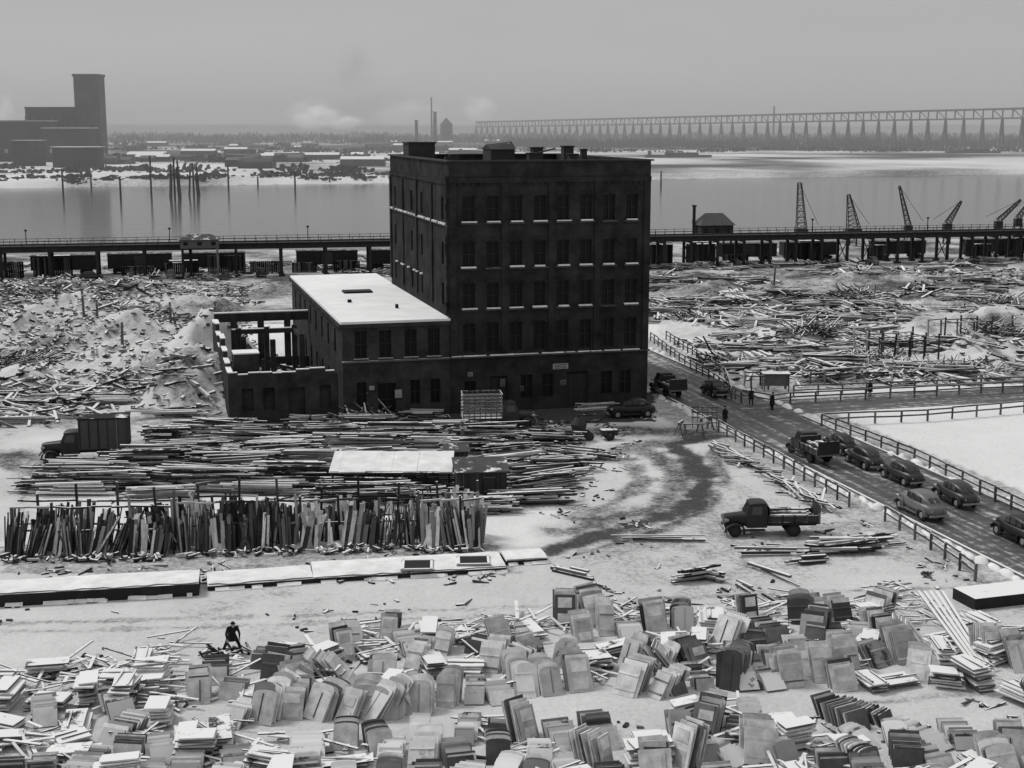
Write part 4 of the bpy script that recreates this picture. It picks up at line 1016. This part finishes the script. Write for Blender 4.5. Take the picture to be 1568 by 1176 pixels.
fbk=B();x0,x1,zt=blk(fbk,-40,70,186,1120,30);fbk.box(((x0+x1)/2,1135,zt+.5),(x1-x0+2,32,1),m=1);x0,x1,zt=blk(fbk,68,136,197,1100,25);fbk.box(((x0+x1)/2,1112,zt+.5),(x1-x0+2,27,1),m=1)
for i in range(12): fbk.box((x0-50+i*7,1098.8,9),(2.5,.4,3),m=1)
for u0,u1,vt,yy_ in((20,60,216,1000),(80,150,226,960)):
    x0,x1,zt=blk(fbk,u0,u1,vt,yy_,14);fbk.box(((x0+x1)/2,yy_+7,zt+.3),(x1-x0+2,16,.6),m=1)
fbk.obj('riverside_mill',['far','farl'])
rnd.seed(100);b=B()
for i in range(55):
    u=rnd.uniform(140,780);yy=rnd.choice((rnd.uniform(930,1200),rnd.uniform(1150,2300)));x=(u-784)/CF*yy;w_=rnd.uniform(10,34);h=rnd.uniform(2.5,6);d_=rnd.uniform(8,20)
    if yy<far_shore(x)+50: continue
    b.box((x,yy,h/2),(w_,d_,h))
    b.add([(x-w_/2,yy-d_/2,h+.1),(x+w_/2,yy-d_/2,h+.1),(x+w_/2,yy+d_/2,h+.1),(x-w_/2,yy+d_/2,h+.1),(x-w_/2,yy,h+2),(x+w_/2,yy,h+2)],[(0,1,5,4),(2,3,4,5),(1,2,5),(3,0,4)],m=rnd.choice((0,1)))
b.obj('distant_sheds',['fard','farl'])
b=B()
for u,vt,yy,r in((663,150,2200,1.5),(668,172,2100,3.5),(1178,164,2400,2),(640,185,1800,2.5)):
    x=(u-784)/CF*yy;b.cyl((x,yy,0),(x,yy,Zat(yy,vt)),r,r*.7,10);b.cyl((x,yy,Zat(yy,vt)),(x,yy,Zat(yy,vt)+1),r,r,10)
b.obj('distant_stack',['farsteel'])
b=B();x=(685-784)/CF*2300;z=Zat(2300,190);b.cyl((x,2300,0),(x,2300,z),10,10,14);b.cyl((x,2300,z),(x,2300,z+10),10,.5,14);b.obj('distant_tank',['fard'])
rnd.seed(120);b=B()
def treeclump(b,x,y,h,w_,n):
    for k in range(n):
        a=rnd.gauss(0,w_*.45);yy=y+rnd.gauss(0,w_*.3);hh=h*rnd.uniform(.35,1)*math.exp(-(a/w_)**2);z=H1(x+a,yy)
        le=rnd.gauss(0,.2)*hh;t=rnd.uniform(.3,1.1);zb=rnd.uniform(0,.4)*hh
        b.add([(x+a-t,yy,z+zb),(x+a+t,yy+.3,z+zb),(x+a+le+t*1.6,yy,z+hh*.85),(x+a+le,yy,z+hh),(x+a+le-t*1.6,yy,z+hh*.8)],[(0,1,2,3,4)])
for i in range(600):
    u=rnd.uniform(-80,1650);yy=rnd.choice((rnd.uniform(850,1150),rnd.uniform(1150,1700),rnd.uniform(1400,2300)));x=(u-784)/CF*yy
    if yy<far_shore(x)+60: yy=far_shore(x)+rnd.uniform(60,240)
    if u>700 and yy<1500: continue
    if f1(x*.006,yy*.008)<.42: continue
    treeclump(b,x,yy,rnd.uniform(2.5,7),rnd.uniform(10,40),34)
b.obj('distant_trees',['fard'])
b=B()
for i in range(520):
    u=rnd.uniform(-80,1650);yy=2500+rnd.uniform(-400,900);x=(u-784)/CF*yy;treeclump(b,x,yy,rnd.uniform(9,19),rnd.uniform(30,70),20)
for i in range(260):
    u=rnd.uniform(780,1650);yy=rnd.uniform(1750,2050);x=(u-784)/CF*yy;treeclump(b,x,yy,rnd.uniform(7,15),rnd.uniform(20,50),24)
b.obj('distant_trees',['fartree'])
b=B()
for i in range(160):
    u=rnd.uniform(-80,760);x=(u-784)/CF*760;y=far_shore(x)+rnd.uniform(15,70);
    if rnd.random()<.6: treeclump(b,x,y,rnd.uniform(1.5,4),rnd.uniform(3,12),14)
b.obj('shore_brush',['fard'])
for u0,u1,yy in((985,1085,1250),(1440,1520,1450),(700,770,1350),(320,420,1150)):
    b=B();k=yy/CF;x0=(u0-784)*k;x1=(u1-784)*k;b.box(((x0+x1)/2,yy,1.6),(x1-x0,9,3.2));b.box(((x0+x1)/2+3,yy,4.2),((x1-x0)*.5,7,2));b.box((x0+4,yy,5),(3,3,3.5));b.obj('moored_barge',['fard'])
br=empty('railway_bridge',(0,0,0),0)
q0=np.array((-75.,3000.));q1=np.array((640.,1300.));Lb=np.linalg.norm(q1-q0);dx=(q1-q0)/Lb
b=B();n_=120
def bz(f): return 36+12*f
pp=np.array((dx[1],-dx[0]))*4
for i in range(n_):
    f0,f1_=i/n_,(i+1)/n_;a_=q0+(q1-q0)*f0;c2=q0+(q1-q0)*f1_;k=1.6-.6*f0
    b.beam((*a_,bz(f0)),(*c2,bz(f1_)),3,2.0*k);b.beam((*a_,bz(f0)-10),(*c2,bz(f1_)-10),3,1.6*k)
    b.beam((*a_,bz(f0)),(*a_,bz(f0)-10),1.1*k,1.1*k)
    if i%2: b.beam((*a_,bz(f0)),(*c2,bz(f1_)-10),.7,.7)
    if i%2==0:
        for s in(-1,1): b.beam((*(a_+pp*s),0),(*a_,bz(f0)-10),2.0*k,2.0*k)
        b.beam((*(a_-pp*.6),12),(*(a_+pp*.6),12),.8,.8)
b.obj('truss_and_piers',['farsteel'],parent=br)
b=B();V=[];n_=120
for i in range(n_+1):
    x=-3500+7000*i/n_;h=8+16*f1(i*.13,2.);V+=[(x,6000,-5),(x,6000,h+14),(x,6600,h+22)]
b.add(V,[q_ for i in range(n_) for q_ in((i*3,i*3+3,i*3+4,i*3+1),(i*3+1,i*3+4,i*3+5,i*3+2))])
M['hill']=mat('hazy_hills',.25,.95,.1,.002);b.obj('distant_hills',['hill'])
# ------------------------------------------------------------------ winter haze: real scattering air over river and far bank
hm=bpy.data.materials.new('haze');hm.use_nodes=True;n=hm.node_tree
n.nodes.remove(n.nodes['Principled BSDF']);vs=n.nodes.new('ShaderNodeVolumeScatter');vs.inputs['Density'].default_value=.00034;vs.inputs['Color'].default_value=g3(.98)
n.links.new(vs.outputs[0],n.nodes['Material Output'].inputs['Volume'])
b=B();b.box((0,3950,58),(9000,7100,132));me_=b.mesh('haze',[]);me_.materials.append(hm);o=bpy.data.objects.new('haze',me_);S.collection.objects.link(o)
# ------------------------------------------------------------------ smoke plumes (real volumes over the far bank)
def plume(u,v,yy,sx,sy,sz,dens,col,sc,steam=0.0):
    k=yy/CF;x=(u-784)*k;z=Zat(yy,v)
    m=bpy.data.materials.new('smoke');m.use_nodes=True;n=m.node_tree;L=n.links
    n.nodes.remove(n.nodes['Principled BSDF']);pv=n.nodes.new('ShaderNodeVolumePrincipled');L.new(pv.outputs[0],n.nodes['Material Output'].inputs['Volume'])
    pv.inputs['Color'].default_value=g3(col)
    tc=n.nodes.new('ShaderNodeTexCoord');no=n.nodes.new('ShaderNodeTexNoise');no.inputs['Scale'].default_value=sc;no.inputs['Detail'].default_value=4;L.new(tc.outputs['Object'],no.inputs['Vector'])
    ln=n.nodes.new('ShaderNodeVectorMath');ln.operation='LENGTH';L.new(tc.outputs['Object'],ln.inputs[0])
    a=n.nodes.new('ShaderNodeMapRange');a.inputs['From Min'].default_value=1.0;a.inputs['From Max'].default_value=.2;L.new(ln.outputs['Value'],a.inputs['Value'])
    c=n.nodes.new('ShaderNodeMapRange');c.inputs['From Min'].default_value=.40;c.inputs['From Max'].default_value=.62;L.new(no.outputs['Fac'],c.inputs['Value'])
    q=n.nodes.new('ShaderNodeMath');q.operation='MULTIPLY';L.new(a.outputs[0],q.inputs[0]);L.new(c.outputs[0],q.inputs[1])
    q2=n.nodes.new('ShaderNodeMath');q2.operation='MULTIPLY';q2.inputs[1].default_value=dens;L.new(q.outputs[0],q2.inputs[0]);L.new(q2.outputs[0],pv.inputs['Density'])
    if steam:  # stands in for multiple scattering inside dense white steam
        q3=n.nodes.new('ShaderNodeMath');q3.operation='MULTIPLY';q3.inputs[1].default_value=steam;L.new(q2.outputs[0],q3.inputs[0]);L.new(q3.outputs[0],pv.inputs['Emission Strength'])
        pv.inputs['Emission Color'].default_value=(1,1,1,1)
    bm=B();V=[];nn=14
    for i in range(9):
        ph_=math.pi*i/8
        for j in range(nn):
            th_=2*math.pi*j/nn;V.append((math.sin(ph_)*math.cos(th_),math.sin(ph_)*math.sin(th_),math.cos(ph_)))
    bm.add(V,[(i*nn+j,(i+1)*nn+j,(i+1)*nn+(j+1)%nn,i*nn+(j+1)%nn) for i in range(8) for j in range(nn)])
    me_=bm.mesh('smoke_plume',[]);me_.materials.append(m);o=bpy.data.objects.new('smoke_plume',me_);S.collection.objects.link(o);o.location=(x,yy,z);o.scale=(sx,sy,sz)
plume(485,176,3000,66,40,36,.05,1.0,2.2,.42)
plume(530,186,3000,50,40,20,.04,1.0,2.2,.42)
plume(620,170,3000,100,40,36,.016,1.0,2.0,.36)
plume(570,165,3400,190,50,56,.007,.35,1.2)
plume(548,105,3600,60,60,75,.0045,.1,1.2)
plume(735,165,3000,44,40,34,.03,1.0,2.0,.38)
plume(22,170,2600,20,20,40,.04,1.0,1.6,.38)
# ------------------------------------------------------------------ people
def person(u,v,rz,pose='stand',h=1.75,z=0,cloth='cloth'):
    J={'pel':(0,0,.95),'ch':(.02,0,1.35),'nk':(.03,0,1.5),'hd':(.05,0,1.62),'top':(.05,0,1.74),
       'shL':(.02,.19,1.42),'elL':(.0,.25,1.14),'haL':(.08,.25,.88),'shR':(.02,-.19,1.42),'elR':(.0,-.25,1.14),'haR':(.08,-.25,.88),
       'hiL':(0,.1,.9),'knL':(.03,.11,.5),'anL':(0,.12,.08),'toL':(.16,.13,.04),'hiR':(0,-.1,.9),'knR':(.03,-.11,.5),'anR':(0,-.12,.08),'toR':(.16,-.13,.04)}
    if pose=='walk':
        J.update(knL=(.2,.11,.52),anL=(.24,.12,.1),toL=(.38,.13,.06),knR=(-.05,-.11,.5),anR=(-.35,-.12,.14),toR=(-.24,-.13,.05),elL=(-.12,.26,1.16),haL=(-.05,.27,.92),elR=(.12,-.26,1.16),haR=(.3,-.25,1.0))
    if pose=='bend':
        J.update(ch=(.22,0,1.30),nk=(.32,0,1.42),hd=(.4,0,1.51),top=(.46,0,1.61),shL=(.24,.2,1.35),elL=(.34,.3,1.08),haL=(.52,.26,.9),shR=(.24,-.2,1.35),elR=(.3,-.32,1.08),haR=(.46,-.3,.86),
          knL=(.2,.27,.52),anL=(.15,.40,.08),toL=(.31,.44,.04),knR=(-.05,-.27,.5),anR=(-.2,-.42,.08),toR=(-.05,-.46,.04))
    Rr={'pel':.16,'ch':.19,'nk':.065,'hd':.10,'top':.075,'shL':.085,'elL':.06,'haL':.042,'shR':.085,'elR':.06,'haR':.042,'hiL':.12,'knL':.085,'anL':.065,'toL':.05,'hiR':.12,'knR':.085,'anR':.065,'toR':.05}
    E=[('pel','ch'),('ch','nk'),('nk','hd'),('hd','top'),('ch','shL'),('shL','elL'),('elL','haL'),('ch','shR'),('shR','elR'),('elR','haR'),('pel','hiL'),('hiL','knL'),('knL','anL'),('anL','toL'),('pel','hiR'),('hiR','knR'),('knR','anR'),('anR','toR')]
    names=list(J);k=h/1.75;x,y=G(u,v)
    root=empty('person',(x,y,z),rz)
    me=bpy.data.meshes.new('body');me.from_pydata([tuple(c*k for c in J[n_]) for n_ in names],[(names.index(a),names.index(b_)) for a,b_ in E],[])
    me.materials.append(M[cloth]);o=bpy.data.objects.new('body',me);S.collection.objects.link(o);o.parent=root
    o.modifiers.new('skin','SKIN')
    for i,n_ in enumerate(names):
        sv=me.skin_vertices[0].data[i];sv.radius=(Rr[n_]*k,Rr[n_]*k)
        if n_=='pel': sv.use_root=True
    sd=o.modifiers.new('sub','SUBSURF');sd.levels=1;sd.render_levels=1
    hd=np.array(J['hd'])*k;b=B()
    b.loft([(-.10,.04,-.06,.08),(-.06,.075,-.11,.11),(0,.085,-.13,.125),(.06,.07,-.125,.1),(.095,.04,-.09,.05),(.115,.02,-.03,.02)],12,.8,0)
    for v_ in range(len(b.V)): b.V[v_]=b.V[v_]+hd+np.array((.02,0,.02))
    b.cyl(hd+np.array((.0,0,.09)),hd+np.array((.0,0,.10)),.15,n=14,m=1);b.cyl(hd+np.array((0,0,.10)),hd+np.array((0,0,.2)),.1,.09,12,m=1)
    b.obj('head_and_hat',['skin','cloth'],40,parent=root)
    b=B();p=np.array(J['pel'])*k;b.cyl(p+np.array((0,0,.12)),p+np.array((0,0,-.34)),.2,.29,14,cap=False)
    b.obj('coat',[cloth],40,parent=root)
    b=B()
    for s,nm in((1,'haL'),(-1,'haR')):
        q_=np.array(J[nm])*k;b.box(q_+np.array((.01,0,-.04)),(.04,.085,.09))
        for f_ in range(4): b.beam(q_+np.array((.01,-.03+f_*.02,-.08)),q_+np.array((.04,-.03+f_*.02,-.15-.01*(f_ in(1,2)))),.016)
        b.beam(q_+np.array((.02,-.045*s,-.03)),q_+np.array((.06,-.06*s,-.09)),.018)
    b.obj('hands',['skin'],parent=root)
person(356,1000,-1.2,'bend',2.0)
b=B();rnd.seed(140);x,y=G(352,1004)
for i in range(26): b.box((x+rnd.gauss(0,.7),y+rnd.gauss(0,.35),rnd.uniform(.05,.3)),(rnd.uniform(.3,1.3),.12,.08),yaw(rnd.uniform(0,3.14))@rol(rnd.gauss(0,.3)))
b.obj('scrap_wood',['woodd'])
person(1182,628,.5,'stand');person(1150,620,1.5,'walk');person(475,662,.2,'walk');person(1110,650,2,'stand');person(1332,608,2,'stand')
